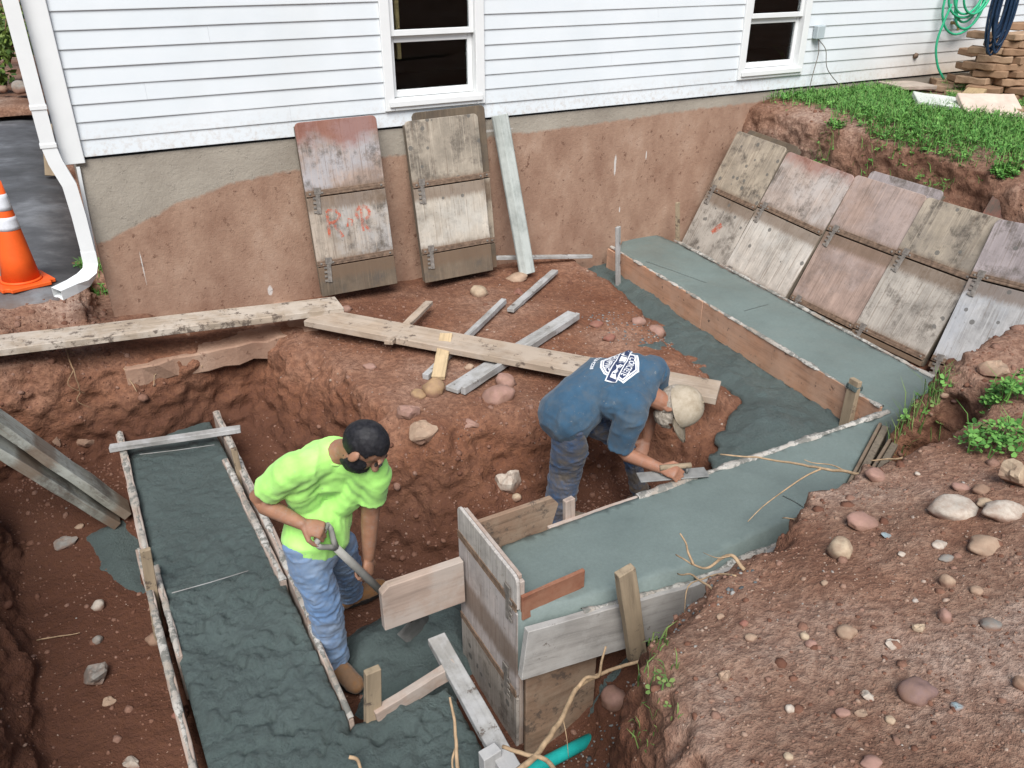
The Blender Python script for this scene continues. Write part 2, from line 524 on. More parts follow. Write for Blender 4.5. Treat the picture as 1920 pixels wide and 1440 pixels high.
# ------------------------------------------------------------------ materials for the built things
def m_siding():
    k = NT('white_vinyl_siding', 0.45, 0.35)
    w = k.n('ShaderNodeNewGeometry').outputs['Position']
    x, y, z = k.sep(w)[:3]
    f = k.noise(2.0, 3, 0.6, vec=w)
    c = k.ramp(f, [(0.3, (0.655, 0.70, 0.725)), (0.7, (0.705, 0.74, 0.76))])
    # splash-back dirt low down at the far right end
    dirt = k.math('MULTIPLY', k.ramp(k.math('MULTIPLY', x, 0.1), [(0.66, 0), (0.86, 1)]), k.ramp(k.math('ADD', z, k.math('MULTIPLY', f, 0.3)), [(0.1, 1), (0.62, 0)]))
    c = k.mix(k.math('MULTIPLY', dirt, 0.75), c, (0.5, 0.33, 0.18))
    spl = k.math('MULTIPLY', k.ramp(z, [(0.0, 0.5), (0.22, 0.0)]), k.ramp(k.noise(24, 6, 0.75, vec=w), [(0.48, 0), (0.66, 1)]))
    c = k.mix(spl, c, (0.42, 0.32, 0.24))
    c = k.mix(k.math('MULTIPLY', k.ramp(k.noise(1.1, 4, 0.6, vec=k.mapped((1, 1, 0.35), src=w)), [(0.5, 0), (0.7, 1)]), 0.12), c, (0.5, 0.49, 0.44))
    k.col(c); k.bump(k.noise(30, 3, 0.5, vec=k.mapped((1, 8, 8))), 0.08, 0.002)
    return k.m

def m_foundation():
    k = NT('stained_foundation_concrete', 0.9, 0.2).world()
    x, y, z = k.sep()[:3]
    t = k.n('ShaderNodeFloatCurve'); cm = t.mapping.curves[0]
    pts = [(-0.1, -0.6), (0.25, -0.47), (0.57, -0.35), (1.0, -0.26), (1.4, -0.235), (2.1, -0.21), (2.9, -0.15), (3.6, -0.14), (4.4, -0.12), (5.2, -0.10), (9.0, -0.09)]
    xs = [((a + 0.2) / 10.0, b + 1.0) for a, b in pts]
    cm.points[0].location = xs[0]; cm.points[1].location = xs[-1]
    for p in xs[1:-1]: cm.points.new(*p)
    t.mapping.update()
    k.L(k.math('MULTIPLY', k.math('ADD', x, 0.2), 0.1), t.inputs['Value'])
    edge = k.math('SUBTRACT', t.outputs[0], 1.0)
    n1 = k.noise(7, 6, 0.7); n2 = k.noise(1.6, 5, 0.6)
    d = k.math('SUBTRACT', k.math('ADD', edge, k.math('MULTIPLY', k.math('SUBTRACT', n1, 0.5), 0.09)), z)
    stain = k.ramp(d, [(0.0, 0), (0.022, 1)])
    grey = k.ramp(n2, [(0.3, (0.26, 0.225, 0.185)), (0.7, (0.40, 0.36, 0.30))])
    v = k.mapped((1.5, 1.5, 1.0)); st = k.noise(2.2, 6, 0.65, vec=v)
    soil = k.ramp(st, [(0.3, (0.25, 0.145, 0.10)), (0.55, (0.35, 0.225, 0.16)), (0.75, (0.43, 0.30, 0.225))])
    clod = k.ramp(k.noise(17, 6, 0.7), [(0.6, 0), (0.68, 1)])
    soil = k.mix(k.math('MULTIPLY', clod, 0.7), soil, (0.13, 0.06, 0.04))
    c = k.mix(stain, grey, soil)
    # white paint drips and scrapes
    for (cx, cz, rx, rz) in ((4.22, -0.52, 0.022, 0.16), (4.56, -0.47, 0.010, 0.07), (3.0, -0.11, 0.3, 0.018), (4.3, -0.94, 0.012, 0.05), (1.05, -1.13, 0.03, 0.07), (0.2, -0.8, 0.007, 0.2)):
        a = k.math('MULTIPLY', k.math('SUBTRACT', x, cx), 1 / rx); b = k.math('MULTIPLY', k.math('SUBTRACT', z, cz), 1 / rz)
        r = k.math('ADD', k.math('MULTIPLY', a, a), k.math('MULTIPLY', b, b))
        m = k.ramp(k.math('ADD', r, k.math('MULTIPLY', n1, 1.2)), [(0.75, 0.8), (1.5, 0)])
        c = k.mix(m, c, (0.62, 0.6, 0.57))
    k.col(c)
    k.bump(k.math('ADD', k.math('MULTIPLY', clod, 0.5), k.noise(40, 5, 0.7)), 0.5, 0.012)
    return k.m

def m_panel(name, base, tint, tamt, spot=0.0, rust_top=0.0, streak=0.4, dark=0.36, bars=(0.05, 0.68)):
    """weathered plywood form face with cement haze; local X runs up the panel"""
    k = NT(name, 0.8, 0.25)
    r = k.rand()
    off = k.n('ShaderNodeVectorMath', operation='ADD'); k.L(k.src, off.inputs[0])
    cmb = k.n('ShaderNodeCombineXYZ'); k.L(k.math('MULTIPLY', r, 23.0), cmb.inputs[1]); k.L(k.math('MULTIPLY', r, 31.0), cmb.inputs[0]); k.L(cmb.outputs[0], off.inputs[1])
    s = off.outputs[0]
    big = k.noise(3.2, 6, 0.65, vec=s)
    c = k.ramp(big, [(0.32, [x * 0.55 for x in base]), (0.5, base), (0.68, [min(1, x * 1.25) for x in base])])
    v = k.mapped((1.6, 14, 14), src=s)
    c = k.mix(k.math('MULTIPLY', k.ramp(k.noise(2, 5, 0.6, vec=v), [(0.4, 1), (0.62, 0)]), streak), c, [x * 0.62 for x in base])
    c = k.mix(k.math('MULTIPLY', k.ramp(k.noise(2.3, 6, 0.7, vec=k.mapped((1, 1, 1), loc=(7, 3, 1), src=s)), [(0.46, 0), (0.62, 1)]), tamt), c, tint)
    c = k.mix(k.math('MULTIPLY', k.ramp(k.noise(5.5, 7, 0.75, vec=k.mapped((1, 1, 1), loc=(2, 9, 4), src=s)), [(0.50, 0), (0.64, 1)]), dark * 2.4), c, (0.1, 0.085, 0.07))
    # fine vertical drips and scrapes, rust and grime washed down from the bars
    dr = k.noise(2.0, 4, 0.6, vec=k.mapped((0.9, 42, 42), loc=(3, 1, 5), src=s))
    c = k.mix(k.math('MULTIPLY', k.ramp(dr, [(0.56, 0), (0.64, 1)]), 0.45), c, [min(1, q * 1.35) for q in base])
    c = k.mix(k.math('MULTIPLY', k.ramp(dr, [(0.36, 1), (0.42, 0)]), 0.5), c, (0.17, 0.12, 0.085))
    ox = k.sep()[0]
    for bx in bars:
        d_ = k.math('ABSOLUTE', k.math('SUBTRACT', ox, bx - 0.03))
        g_ = k.ramp(k.math('ADD', d_, k.math('MULTIPLY', dr, -0.12)), [(0.0, 0.7), (0.04, 0.0)])
        c = k.mix(g_, c, (0.16, 0.105, 0.068))
    c = k.mix(k.math('MULTIPLY', k.ramp(k.noise(34, 4, 0.75, vec=s), [(0.6, 0), (0.68, 1)]), 0.55), c, (0.14, 0.12, 0.10))
    if rust_top:
        x = k.sep()[0]
        f = k.math('ADD', k.math('MULTIPLY', k.math('SUBTRACT', x, 1.33), 3.2), k.math('MULTIPLY', big, 1.6))
        c = k.mix(k.math('MULTIPLY', k.ramp(f, [(0.0, 0), (0.35, 1)]), rust_top), c, (0.25, 0.085, 0.055))
    if spot:
        vd = k.voro(15, vec=s); vr = k.sep(k.voro(15, vec=s, out='Color'))[0]
        m = k.math('MULTIPLY', k.math('LESS_THAN', vd, k.math('MULTIPLY', vr, 0.3)), k.math('GREATER_THAN', vr, 1.0 - spot))
        c = k.mix(k.math('MULTIPLY', m, 0.8), c, (0.12, 0.115, 0.105))
    k.col(c)
    k.bump(k.noise(26, 6, 0.7, vec=s), 0.3, 0.004)
    return k.m

MAT['siding'] = m_siding()
MAT['trim'] = m_plain('white_trim', (0.75, 0.765, 0.76), 0.35, 0.03, 6)
MAT['found'] = m_foundation()
MAT['wet'] = m_concrete('wet_concrete_smooth', (0.157, 0.197, 0.184))
def groove(mat, segs):
    nt = mat.node_tree; bs = next(n for n in nt.nodes if n.type == 'BSDF_PRINCIPLED')
    k = NT.__new__(NT); k.m = mat; k.t = nt; k.b = bs; k.src = nt.nodes.new('ShaderNodeNewGeometry').outputs['Position']
    k._nrm = bs.inputs['Normal'].links[0].from_socket
    x, y, z = k.sep()[:3]; h = None
    for (p, q, w) in segs:
        e = np.array(q[:2]) - np.array(p[:2]); L = float(np.linalg.norm(e)); e = e / L
        dx, dy = k.math('SUBTRACT', x, float(p[0])), k.math('SUBTRACT', y, float(p[1]))
        along = k.math('ADD', k.math('MULTIPLY', dx, float(e[0])), k.math('MULTIPLY', dy, float(e[1])))
        across = k.math('ABSOLUTE', k.math('ADD', k.math('MULTIPLY', dx, float(-e[1])), k.math('MULTIPLY', dy, float(e[0]))))
        inside = k.math('LESS_THAN', k.math('ABSOLUTE', k.math('SUBTRACT', along, L / 2)), L / 2)
        g = k.math('MULTIPLY', k.ramp(across, [(0.0, 1), (w, 0)]), inside)
        h = g if h is None else k.math('MAXIMUM', h, g)
    k.bump(k.math('MULTIPLY', h, -1.0), 1.0, 0.012)
groove(MAT['wet'], [(Zp(1212, 490, TOPF), Zp(1325, 530, TOPF), 0.012), (Zp(1468, 930, TOPF), Zp(1566, 980, TOPF), 0.006), (Zp(1395, 582, TOPF), Zp(1440, 570, TOPF), 0.006)])
MAT['slump'] = m_concrete('wet_concrete_rough', (0.106, 0.140, 0.134), lump=0.8, rough=0.5)
MAT['interior'] = m_plain('dark_interior', (0.022, 0.023, 0.025), 0.9, 0.4, 1.5)
MAT['stud'] = m_wood('pine_stud', (0.5, 0.36, 0.16), mud=0)
MAT['plank'] = m_wood('plank_dusty', (0.41, 0.32, 0.24), mud=0.18, stain=(0.48, 0.41, 0.34), stain_amt=0.5)
MAT['plank_mud'] = m_wood('plank_muddy', (0.42, 0.34, 0.26), mud=0.27, stain=(0.56, 0.5, 0.43), stain_amt=0.6)
MAT['grey_wood'] = m_wood('weathered_grey_wood', (0.34, 0.33, 0.31), mud=0.1, stain=(0.5, 0.5, 0.5), stain_amt=0.6)
MAT['stake'] = m_wood('stake_wood', (0.36, 0.28, 0.19), mud=0.2)
MAT['fresh'] = m_wood('fresh_split_wood', (0.6, 0.45, 0.27), mud=0.0)
MAT['form_ply'] = m_wood('orange_form_plywood', (0.56, 0.315, 0.20), mud=0.08, stain=(0.6, 0.40, 0.29), stain_amt=0.5)
MAT['form_grey'] = m_wood('grey_form_board', (0.36, 0.34, 0.315), mud=0.05, stain=(0.45, 0.435, 0.41), stain_amt=0.6)
MAT['form_tan'] = m_wood('tan_form_board', (0.43, 0.33, 0.27), mud=0.0, stain=(0.46, 0.42, 0.38), stain_amt=0.5)
MAT['brown_board'] = m_wood('brown_stained_board', (0.26, 0.17, 0.115), mud=0.3, stain=(0.33, 0.26, 0.19), stain_amt=0.5)
MAT['red_board'] = m_wood('red_brown_board', (0.27, 0.11, 0.065), mud=0.1, stain=(0.36, 0.2, 0.13), stain_amt=0.5)
MAT['rust'] = m_plain('rusty_steel', (0.17, 0.115, 0.08), 0.75, 0.45, 30, bump=0.4)
MAT['steel'] = m_plain('grimy_steel', (0.19, 0.17, 0.15), 0.6, 0.4, 40, bump=0.3)
MAT['old_rail'] = m_wood('grimy_panel_edge', (0.20, 0.165, 0.125), mud=0.15)

def m_crust():
    k = NT('cement_crusted_edge', 0.9, 0.2)
    g = k.n('ShaderNodeNewGeometry').outputs['Position']
    f = k.noise(16, 7, 0.75, vec=g); h = k.noise(4, 4, 0.6, vec=g)
    c = k.ramp(h, [(0.35, (0.33, 0.28, 0.23)), (0.6, (0.52, 0.50, 0.46))])
    c = k.mix(k.ramp(f, [(0.48, 0), (0.54, 1)]), c, (0.20, 0.195, 0.175))
    k.col(c); k.bump(f, 0.6, 0.012)
    return k.m
MAT['crust'] = m_crust()

def m_glass():
    k = NT('window_glass', 0.02, 0.5)
    k.col((0.8, 0.85, 0.85))
    k.b.inputs['Transmission Weight'].default_value = 1.0
    k.b.inputs['IOR'].default_value = 1.25
    return k.m
MAT['glass'] = m_glass()

# ------------------------------------------------------------------ house
S = 0.108
house = empty('house', (0, 0, 0), 'white vinyl sided house with two windows above the excavation', 'house')
WIN = [(2.08, 2.91), (5.52, 6.33)]
WZ0, WZ1 = 0.115, 1.36
rn = random.Random(3)

def siding_piece(xa, xb, k):
    z = k * S
    bm = bmesh.new()
    prof = [(0.022, z + S + 0.012), (0.002, z + S + 0.004), (-0.008, z + 0.005), (-0.008, z), (0.004, z - 0.001), (0.004, z + 0.01)]
    n = max(1, int((xb - xa) / 0.45)); rings = []
    for i in range(n + 1):
        x = xa + (xb - xa) * i / n; dy, dz = (rn.gauss(0, .0011), rn.gauss(0, .0008)) if 0 < i < n else (0, 0)
        rings.append([bm.verts.new((x, y + dy, q + (dz if 1 < j < 5 else 0))) for j, (y, q) in enumerate(prof)])
    for A, B in zip(rings, rings[1:]):
        for i in range(len(prof)):
            j = (i + 1) % len(prof)
            bm.faces.new((A[i], A[j], B[j], B[i]))
    bm.faces.new(rings[0][::-1]); bm.faces.new(rings[-1])
    link('siding_board', bm_mesh('siding_board', bm), MAT['siding'], house)

XR = 10.9
for k in range(26):
    z = k * S
    cuts = [0.0]
    seams = [3.66 * i + (k * 1.37) % 3.66 for i in range(0, 4)]
    segs = []
    if z + S > WZ0 and z < WZ1:
        segs = [(0.002, WIN[0][0]), (WIN[0][1], WIN[1][0]), (WIN[1][1], XR)]
    else:
        segs = [(0.002, XR)]
    for a, b in segs:
        p = [a] + [q for q in sorted(seams) if a + 0.3 < q < b - 0.3] + [b]
        for i in range(len(p) - 1):
            siding_piece(p[i] + (0.0008 if i else 0), p[i + 1], k)

def hbox(name, x0, x1, y0, y1, z0, z1, mat, parent, bev=0.003, cut=0):
    bm = bmesh.new()
    M = Matrix.Translation((x0, (y0 + y1) / 2, z0))
    box_bm(bm, x1 - x0, y1 - y0, z1 - z0, M, cut)
    return link(name, bm_mesh(name, bm, bev), mat, parent)

def frame_bm(x0, x1, z0, z1, wl, wr, wb, wt, y0, y1):
    bm = bmesh.new()
    for (a, b, c, d) in ((x0, x0 + wl, z0, z1), (x1 - wr, x1, z0, z1), (x0 + wl, x1 - wr, z0, z0 + wb), (x0 + wl, x1 - wr, z1 - wt, z1)):
        box_bm(bm, b - a, y1 - y0, d - c, Matrix.Translation((a, (y0 + y1) / 2, c)))
    return bm

for (xa, xb) in WIN:
    win = link('window', bm_mesh('window', frame_bm(xa, xb, WZ0, WZ1, 0.075, 0.075, 0.085, 0.08, -0.026, 0.09), 0.004), MAT['trim'], house)
    # lower sash sits behind the upper one
    xm0, xm1 = xa + 0.076, xb - 0.076
    zc = 0.63
    s1 = link('lower_sash', bm_mesh('lower_sash', frame_bm(xm0, xm1, WZ0 + 0.088, zc - 0.002, 0.04, 0.04, 0.05, 0.045, 0.038, 0.072), 0.003), MAT['trim'], win)
    s2 = link('upper_sash', bm_mesh('upper_sash', frame_bm(xm0, xm1, zc, WZ1 - 0.083, 0.038, 0.038, 0.042, 0.04, 0.002, 0.034), 0.003), MAT['trim'], win)
    hbox('sill', xa + 0.03, xb - 0.03, -0.045, -0.027, WZ0 + 0.03, WZ0 + 0.07, MAT['trim'], win)
    hbox('pane', xm0 + 0.04, xm1 - 0.04, 0.053, 0.057, WZ0 + 0.138, zc - 0.047, MAT['glass'], win, 0)
    hbox('pane', xm0 + 0.038, xm1 - 0.038, 0.016, 0.020, zc + 0.042, WZ1 - 0.123, MAT['glass'], win, 0)
    # insect screen bar and a bare stud seen inside
    hbox('stud', xa + 0.20, xa + 0.235, 0.20, 0.27, 0.45, 2.2, MAT['stud'], win)
    hbox('latch', (xa + xb) / 2 - 0.05, (xa + xb) / 2 + 0.05, 0.008, 0.034, zc + 0.003, zc + 0.02, MAT['steel'], s1)

# room behind the glass, so the panes look into a dark interior
bm = bmesh.new()
box_bm(bm, 10.7, 3.0, 2.9, Matrix.Translation((0.1, 1.62, -0.05)))
bmesh.ops.reverse_faces(bm, faces=bm.faces)
me = bpy.data.meshes.new('room'); bm.to_mesh(me); bm.free()
# front wall of the room with the window openings left out
for f in list(me.polygons): pass
bm = bmesh.new(); bm.from_mesh(me)
front = [f for f in bm.faces if abs(f.calc_center_median().y - 0.12) < 0.01]
bmesh.ops.delete(bm, geom=front, context='FACES')
bm.to_mesh(me); bm.free()
link('room', me, MAT['interior'], house)
bm = bmesh.new()
xs = [0.0, WIN[0][0] + 0.05, WIN[0][1] - 0.05, WIN[1][0] + 0.05, WIN[1][1] - 0.05, XR]
for i in range(5):
    if i % 2 == 0:
        box_bm(bm, xs[i + 1] - xs[i], 0.07, 2.85, Matrix.Translation((xs[i], 0.06, -0.02)))
    else:
        box_bm(bm, xs[i + 1] - xs[i], 0.07, WZ0 + 0.05, Matrix.Translation((xs[i], 0.06, -0.02)))
        box_bm(bm, xs[i + 1] - xs[i], 0.07, 2.83 - WZ1 + 0.05, Matrix.Translation((xs[i], 0.06, WZ1 - 0.05)))
link('wall_sheathing', bm_mesh('wall_sheathing', bm), MAT['interior'], house)

# side wall and upper storey of the same house, out of frame
hbox('end_wall', -0.118, -0.02, -0.004, 7.0, -0.03, 2.81, MAT['siding'], house)
hbox('corner_board', -0.135, 0.0, -0.028, 0.06, -0.035, 2.81, MAT['trim'], house, 0.004)
bm = bmesh.new()
v = [bm.verts.new(c) for c in ((-0.4, -0.35, 2.82), (XR + 0.3, -0.35, 2.82), (XR + 0.3, 3.5, 4.6), (-0.4, 3.5, 4.6), (-0.4, 7.35, 2.82), (XR + 0.3, 7.35, 2.82))]
bm.faces.new((v[0], v[1], v[2], v[3])); bm.faces.new((v[3], v[2], v[5], v[4])); bm.faces.new((v[0], v[3], v[4])); bm.faces.new((v[1], v[5], v[2])); bm.faces.new((v[0], v[4], v[5], v[1]))
link('roof', bm_mesh('roof', bm), m_plain('roof_shingle', (0.09, 0.085, 0.08), 0.9, 0.3, 30), house)

# foundation, its footing and the plastic edge strip
bm = bmesh.new()
box_bm(bm, XR + 0.05, 0.25, 1.6, Matrix.Translation((-0.055, 0.136, -1.62)), 0)
link('foundation_wall', bm_mesh('foundation_wall', bm, 0.006), MAT['found'], house)
hbox('foundation_return', -0.052, 0.2, 0.262, 7.0, -1.62, -0.02, MAT['found'], house, 0)
bm = bmesh.new()
box_bm(bm, 1.35, 0.70, 0.15, Matrix.Translation((-0.08, -0.26, -1.40)), 12, 0.014, rn)
link('foundation_footing', bm_mesh('foundation_footing', bm, 0.01), MAT['found'], house)
pa, pb = Yp(146, 312, 0.004), Yp(180, 487, 0.004)
M, Lg = frame_from(pa, pb, (0, -1, 0))
bm = bmesh.new(); box_bm(bm, Lg, 0.022, 0.02, M)
link('edge_strip', bm_mesh('edge_strip', bm, 0.002), MAT['trim'], house)

# downspout: ribbed rectangular tube with an elbow and an open spout
def rect_tube(name, pts, a, b, mat, parent, twist_up=(0, 0, 1), flare=None):
    P = [Vector(p) for p in pts]
    bm = bmesh.new(); rings = []
    side = Vector((1, 0, 0))
    for i, p in enumerate(P):
        t = (P[min(i + 1, len(P) - 1)] - P[max(i - 1, 0)]).normalized()
        s_ = (side - t * side.dot(t)).normalized(); u = t.cross(s_)
        aa, bb = a, b
        ring = []
        prof = [(-.5, -.5), (-.2, -.5), (-.17, -.42), (.17, -.42), (.2, -.5), (.5, -.5), (.5, .5), (.2, .5), (-.2, .5), (-.5, .5)]
        for (q, r) in prof: ring.append(bm.verts.new(p + s_ * q * aa + u * r * bb))
        rings.append(ring)
    n = len(rings[0])
    for i in range(len(rings) - 1):
        for k in range(n):
            bm.faces.new((rings[i][k], rings[i][(k + 1) % n], rings[i + 1][(k + 1) % n], rings[i + 1][k]))
    bmesh.ops.recalc_face_normals(bm, faces=bm.faces)
    bmesh.ops.solidify(bm, geom=bm.faces[:], thickness=0.002)
    me = bpy.data.meshes.new(name); bm.to_mesh(me); bm.free()
    return link(name, me, mat, parent)
DX = -0.185
ds = rect_tube('downspout', [(DX, -0.055, 2.8), (DX, -0.055, 0.5), (DX, -0.055, 0.1), (DX + 0.015, -0.06, 0.0), (DX + 0.06, -0.065, -0.15), (DX + 0.068, -0.065, -0.35), (DX + 0.068, -0.065, -0.64)], 0.085, 0.062, MAT['trim'], house)
rect_tube('elbow', [(DX + 0.068, -0.065, -0.60), (DX + 0.066, -0.068, -0.68), (DX + 0.05, -0.085, -0.735), (DX + 0.0, -0.12, -0.775), (DX - 0.07, -0.17, -0.79), (DX - 0.17, -0.24, -0.80)], 0.09, 0.068, MAT['trim'], ds)
for zz in (0.32, 0.09):
    bm = bmesh.new(); box_bm(bm, 0.096, 0.074, 0.028, Matrix.Translation((DX - 0.048, -0.055, zz)))
    link('strap', bm_mesh('strap', bm, 0.003), MAT['trim'], ds)

# little utility box with its wire, spigot
ub = hbox('utility_box', 6.40, 6.50, -0.075, -0.013, 0.43, 0.55, m_plain('grey_plastic', (0.42, 0.48, 0.5), 0.5, 0.06), house, 0.008)
tube('wire', spline([(6.45, -0.05, 0.43), (6.47, -0.06, 0.3), (6.43, -0.07, 0.12), (6.40, -0.08, -0.06)]), 0.005, 6, MAT['steel'], ub)
tube('wire', spline([(6.46, -0.05, 0.42), (6.55, -0.07, 0.33), (6.63, -0.06, 0.15), (6.85, -0.09, -0.04)]), 0.004, 6, MAT['steel'], ub)
sp = tube('spigot', [(8.42, 0.0, 0.50), (8.42, -0.05, 0.50), (8.42, -0.09, 0.47), (8.42, -0.10, 0.43)], [0.018, 0.016, 0.014, 0.012], 8, m_plain('brass', (0.35, 0.25, 0.1), 0.4), house)
tube('spigot_wheel', [(8.42, -0.055, 0.52), (8.42, -0.055, 0.535)], [0.028, 0.028], 10, m_plain('blue_knob', (0.05, 0.08, 0.35), 0.5), sp)
tube('pipe_stub', [(7.95, -0.005, 0.2), (7.95, -0.03, 0.2)], [0.03, 0.026], 12, MAT['rust'], house)

# ------------------------------------------------------------------ cast concrete
from mathutils.geometry import delaunay_2d_cdt
def slab(name, poly, zfun, res, mat, base_drop=0.0, jitter=0.25, edge_rag=0.0, seed=1, smooth=True, parent=None):
    P = [np.array(p, float)[:2] for p in poly]
    bd = []
    for i in range(len(P)):
        a, b = P[i], P[(i + 1) % len(P)]
        n = max(1, int(np.linalg.norm(b - a) / res))
        for k in range(n): bd.append(a + (b - a) * k / n)
    bd = np.array(bd)
    if edge_rag:
        q = np.c_[bd, np.zeros(len(bd))]
        bd = bd + edge_rag * np.stack([fbm(q, 0.09, 3, seed), fbm(q, 0.09, 3, seed + 50)], -1) + 0.5 * edge_rag * np.stack([fbm(q, 0.4, 2, seed + 3), fbm(q, 0.4, 2, seed + 53)], -1)
    lo, hi = bd.min(0), bd.max(0)
    gx, gy = np.meshgrid(np.arange(lo[0], hi[0], res), np.arange(lo[1], hi[1], res), indexing='ij')
    G = np.stack([gx.ravel(), gy.ravel()], -1)
    r = np.random.default_rng(seed)
    G = G + r.uniform(-jitter, jitter, G.shape) * res
    sd = poly_sd(G[:, 0], G[:, 1], bd)
    G = G[sd < -res * 0.6]
    pts = np.concatenate([bd, G])
    edges = [(i, (i + 1) % len(bd)) for i in range(len(bd))]
    vc, _, fc, *_ = delaunay_2d_cdt([Vector(p) for p in pts], edges, [], 1, 1e-6)
    V2 = np.array([(v.x, v.y) for v in vc])
    d = -poly_sd(V2[:, 0], V2[:, 1], bd)
    V = np.c_[V2, zfun(V2[:, 0], V2[:, 1], d)]
    F = [tuple(f) for f in fc]
    if base_drop:
        nb = len(bd); n0 = len(V)
        low = V[:nb].copy(); low[:, 2] -= base_drop
        V = np.concatenate([V, low])
        F += [(i, i + n0, (i + 1) % nb + n0, (i + 1) % nb) for i in range(nb)]
    me = mesh_from(name, V, F)
    bm = bmesh.new(); bm.from_mesh(me); bmesh.ops.recalc_face_normals(bm, faces=bm.faces); bm.to_mesh(me); bm.free()
    return link(name, me, mat, parent, smooth)

def n2(x, y, sc, o=3, seed=0):
    return fbm(np.stack([x, y, 0 * x + seed * 1.7], -1), sc, o, seed)

U_PX = [(1160, 468), (1168, 448), (1190, 439), (1228, 437), (1262, 452), (1800, 737), (1722, 757), (1650, 786), (1566, 938), (1480, 975), (1290, 1062), (1100, 1118), (972, 1150), (940, 1022), (1340, 882), (1668, 770), (1400, 613)]
U_POLY = [Zp(u, v, TOPF) for u, v in U_PX]
def z_upper(x, y, d):
    rough = sstep(0.10, 0.0, d)
    return TOPF + 0.006 * n2(x, y, 0.5, 2, 3) + 0.002 * n2(x, y, 0.06, 2, 6) + rough * (0.010 * n2(x, y, 0.07, 3, 5) - 0.004)
up = slab('concrete_footing', U_POLY, z_upper, 0.03, MAT['wet'], 0.34, seed=2)
tag(up, 'freshly trowelled L shaped grey concrete footing the man in blue is smoothing', 'footing')

L_POLY = [(-0.185, -0.72), (0.0, -0.70), (0.12, -0.62), (0.30, -0.56), (0.375, -0.62), (0.395, -2.0), (0.415, -3.62), (0.52, -3.63), (0.875, -3.62), (0.87, -3.9), (0.86, -4.7), (-0.15, -4.7), (-0.155, -3.5), (-0.18, -2.4)]
def z_lower(x, y, d):
    a = 0.45 + 0.9 * sstep(-1.9, -2.6, y)
    b = 0.045 * sstep(-1.2, -0.6, y)
    return TOPL - 0.01 - b + a * (0.018 * n2(x, y, 0.16, 2, 8) + 0.024 * n2(x, y, 0.045, 4, 12) + 0.036 * np.maximum(0, n2(x, y, 0.07, 3, 15) - 0.1) - 0.06 * np.maximum(0, n2(x, y, 0.045, 2, 19) - 0.25)) - 0.012 * sstep(0.03, 0, d) - 0.03 * sstep(-3.6, -4.4, y)
lo = slab('concrete_footing', L_POLY, z_lower, 0.013, MAT['slump'], 0.3, seed=4)
tag(lo, 'rough unfinished grey concrete footing filling the narrow form on the left', 'footing')

def mound(name, poly, h, res, label, seed, rag=0.03, mat='slump', amp=1.0, base=None):
    def zf(x, y, d):
        g = np.array([gz(a, b) for a, b in zip(x, y)]) if base is None else base(x, y)
        e = sstep(0, 0.16, d)
        return g - 0.02 * (1 - e) + e * (h + amp * (0.018 * n2(x, y, 0.14, 2, seed) + 0.024 * n2(x, y, 0.045, 4, seed + 4) + 0.034 * np.maximum(0, n2(x, y, 0.065, 3, seed + 9) - 0.1)))
    o = slab(name, poly, zf, res, MAT[mat], 0.03, edge_rag=rag, seed=seed)
    return tag(o, label, 'concrete')

sl_px = [(1075, 505), (1110, 515), (1150, 528), (1195, 565), (1232, 600), (1262, 640), (1328, 700), (1392, 742), (1362, 790), (1338, 845), (1352, 885), (1480, 850), (1680, 775), (1640, 760), (1400, 620), (1165, 490), (1160, 455), (1140, 455), (1110, 480)]
mound('spilled_concrete', [Zp(u, v, -1.45) for u, v in sl_px], 0.03, 0.024, 'lumpy spilled concrete heaped along the inside of the orange form boards', 21, 0.05,
      base=lambda x, y: -1.47 + 0.05 * sstep(3.9, 3.4, x) - 0.03 * sstep(-0.6, -1.6, y))
pd_px = [(150, 1010), (185, 985), (235, 975), (268, 985), (300, 1110), (285, 1118), (240, 1112), (190, 1090), (150, 1050)]
mound('spilled_concrete', [Zp(u, v, -2.0) for u, v in pd_px], 0.04, 0.024, 'flat grey puddle of spilled concrete left of the left form', 33, 0.05, amp=0.5)
pit_px = [(625, 1165), (700, 1125), (790, 1055), (862, 1045), (905, 1150), (905, 1235), (830, 1330), (690, 1340), (640, 1330), (655, 1290), (622, 1230)]
mound('spilled_concrete', [Zp(u, v, -1.95) for u, v in pit_px], 0.10, 0.024, 'lumpy wet concrete slumped below the upright bulkhead panel', 45, 0.04, amp=1.3)
tr_px = [(1085, 1270), (1180, 1200), (1290, 1155), (1400, 1060), (1290, 1130), (1235, 1250), (1185, 1290), (1120, 1350), (1085, 1330)]
mound('spilled_concrete', [Zp(u, v, -1.75) for u, v in [(1080, 1265), (1200, 1195), (1300, 1140), (1330, 1150), (1240, 1230), (1150, 1290), (1085, 1340)]], 0.05, 0.024, 'lumpy concrete squeezed out under the pale outer form board', 57, 0.04)
mound('spilled_concrete', [Zp(u, v, -1.3) for u, v in [(1235, 610), (1275, 620), (1290, 650), (1245, 660), (1180, 648), (1150, 640), (1190, 625)]], 0.006, 0.02, 'thin grey splash of concrete on the soil behind the man in blue', 61, 0.05)
for (pts, lab) in (([(1005, 712), (1040, 716), (1050, 740), (1030, 762), (1008, 742)], 'small grey blob of concrete beside the long plank'),
                   ([(855, 808), (890, 806), (888, 824), (862, 826)], 'small grey blob of concrete on the soil step')):
    mound('concrete_blob', [gcast(u, v)[0] for u, v in pts], 0.02, 0.015, lab, 71, 0.02)
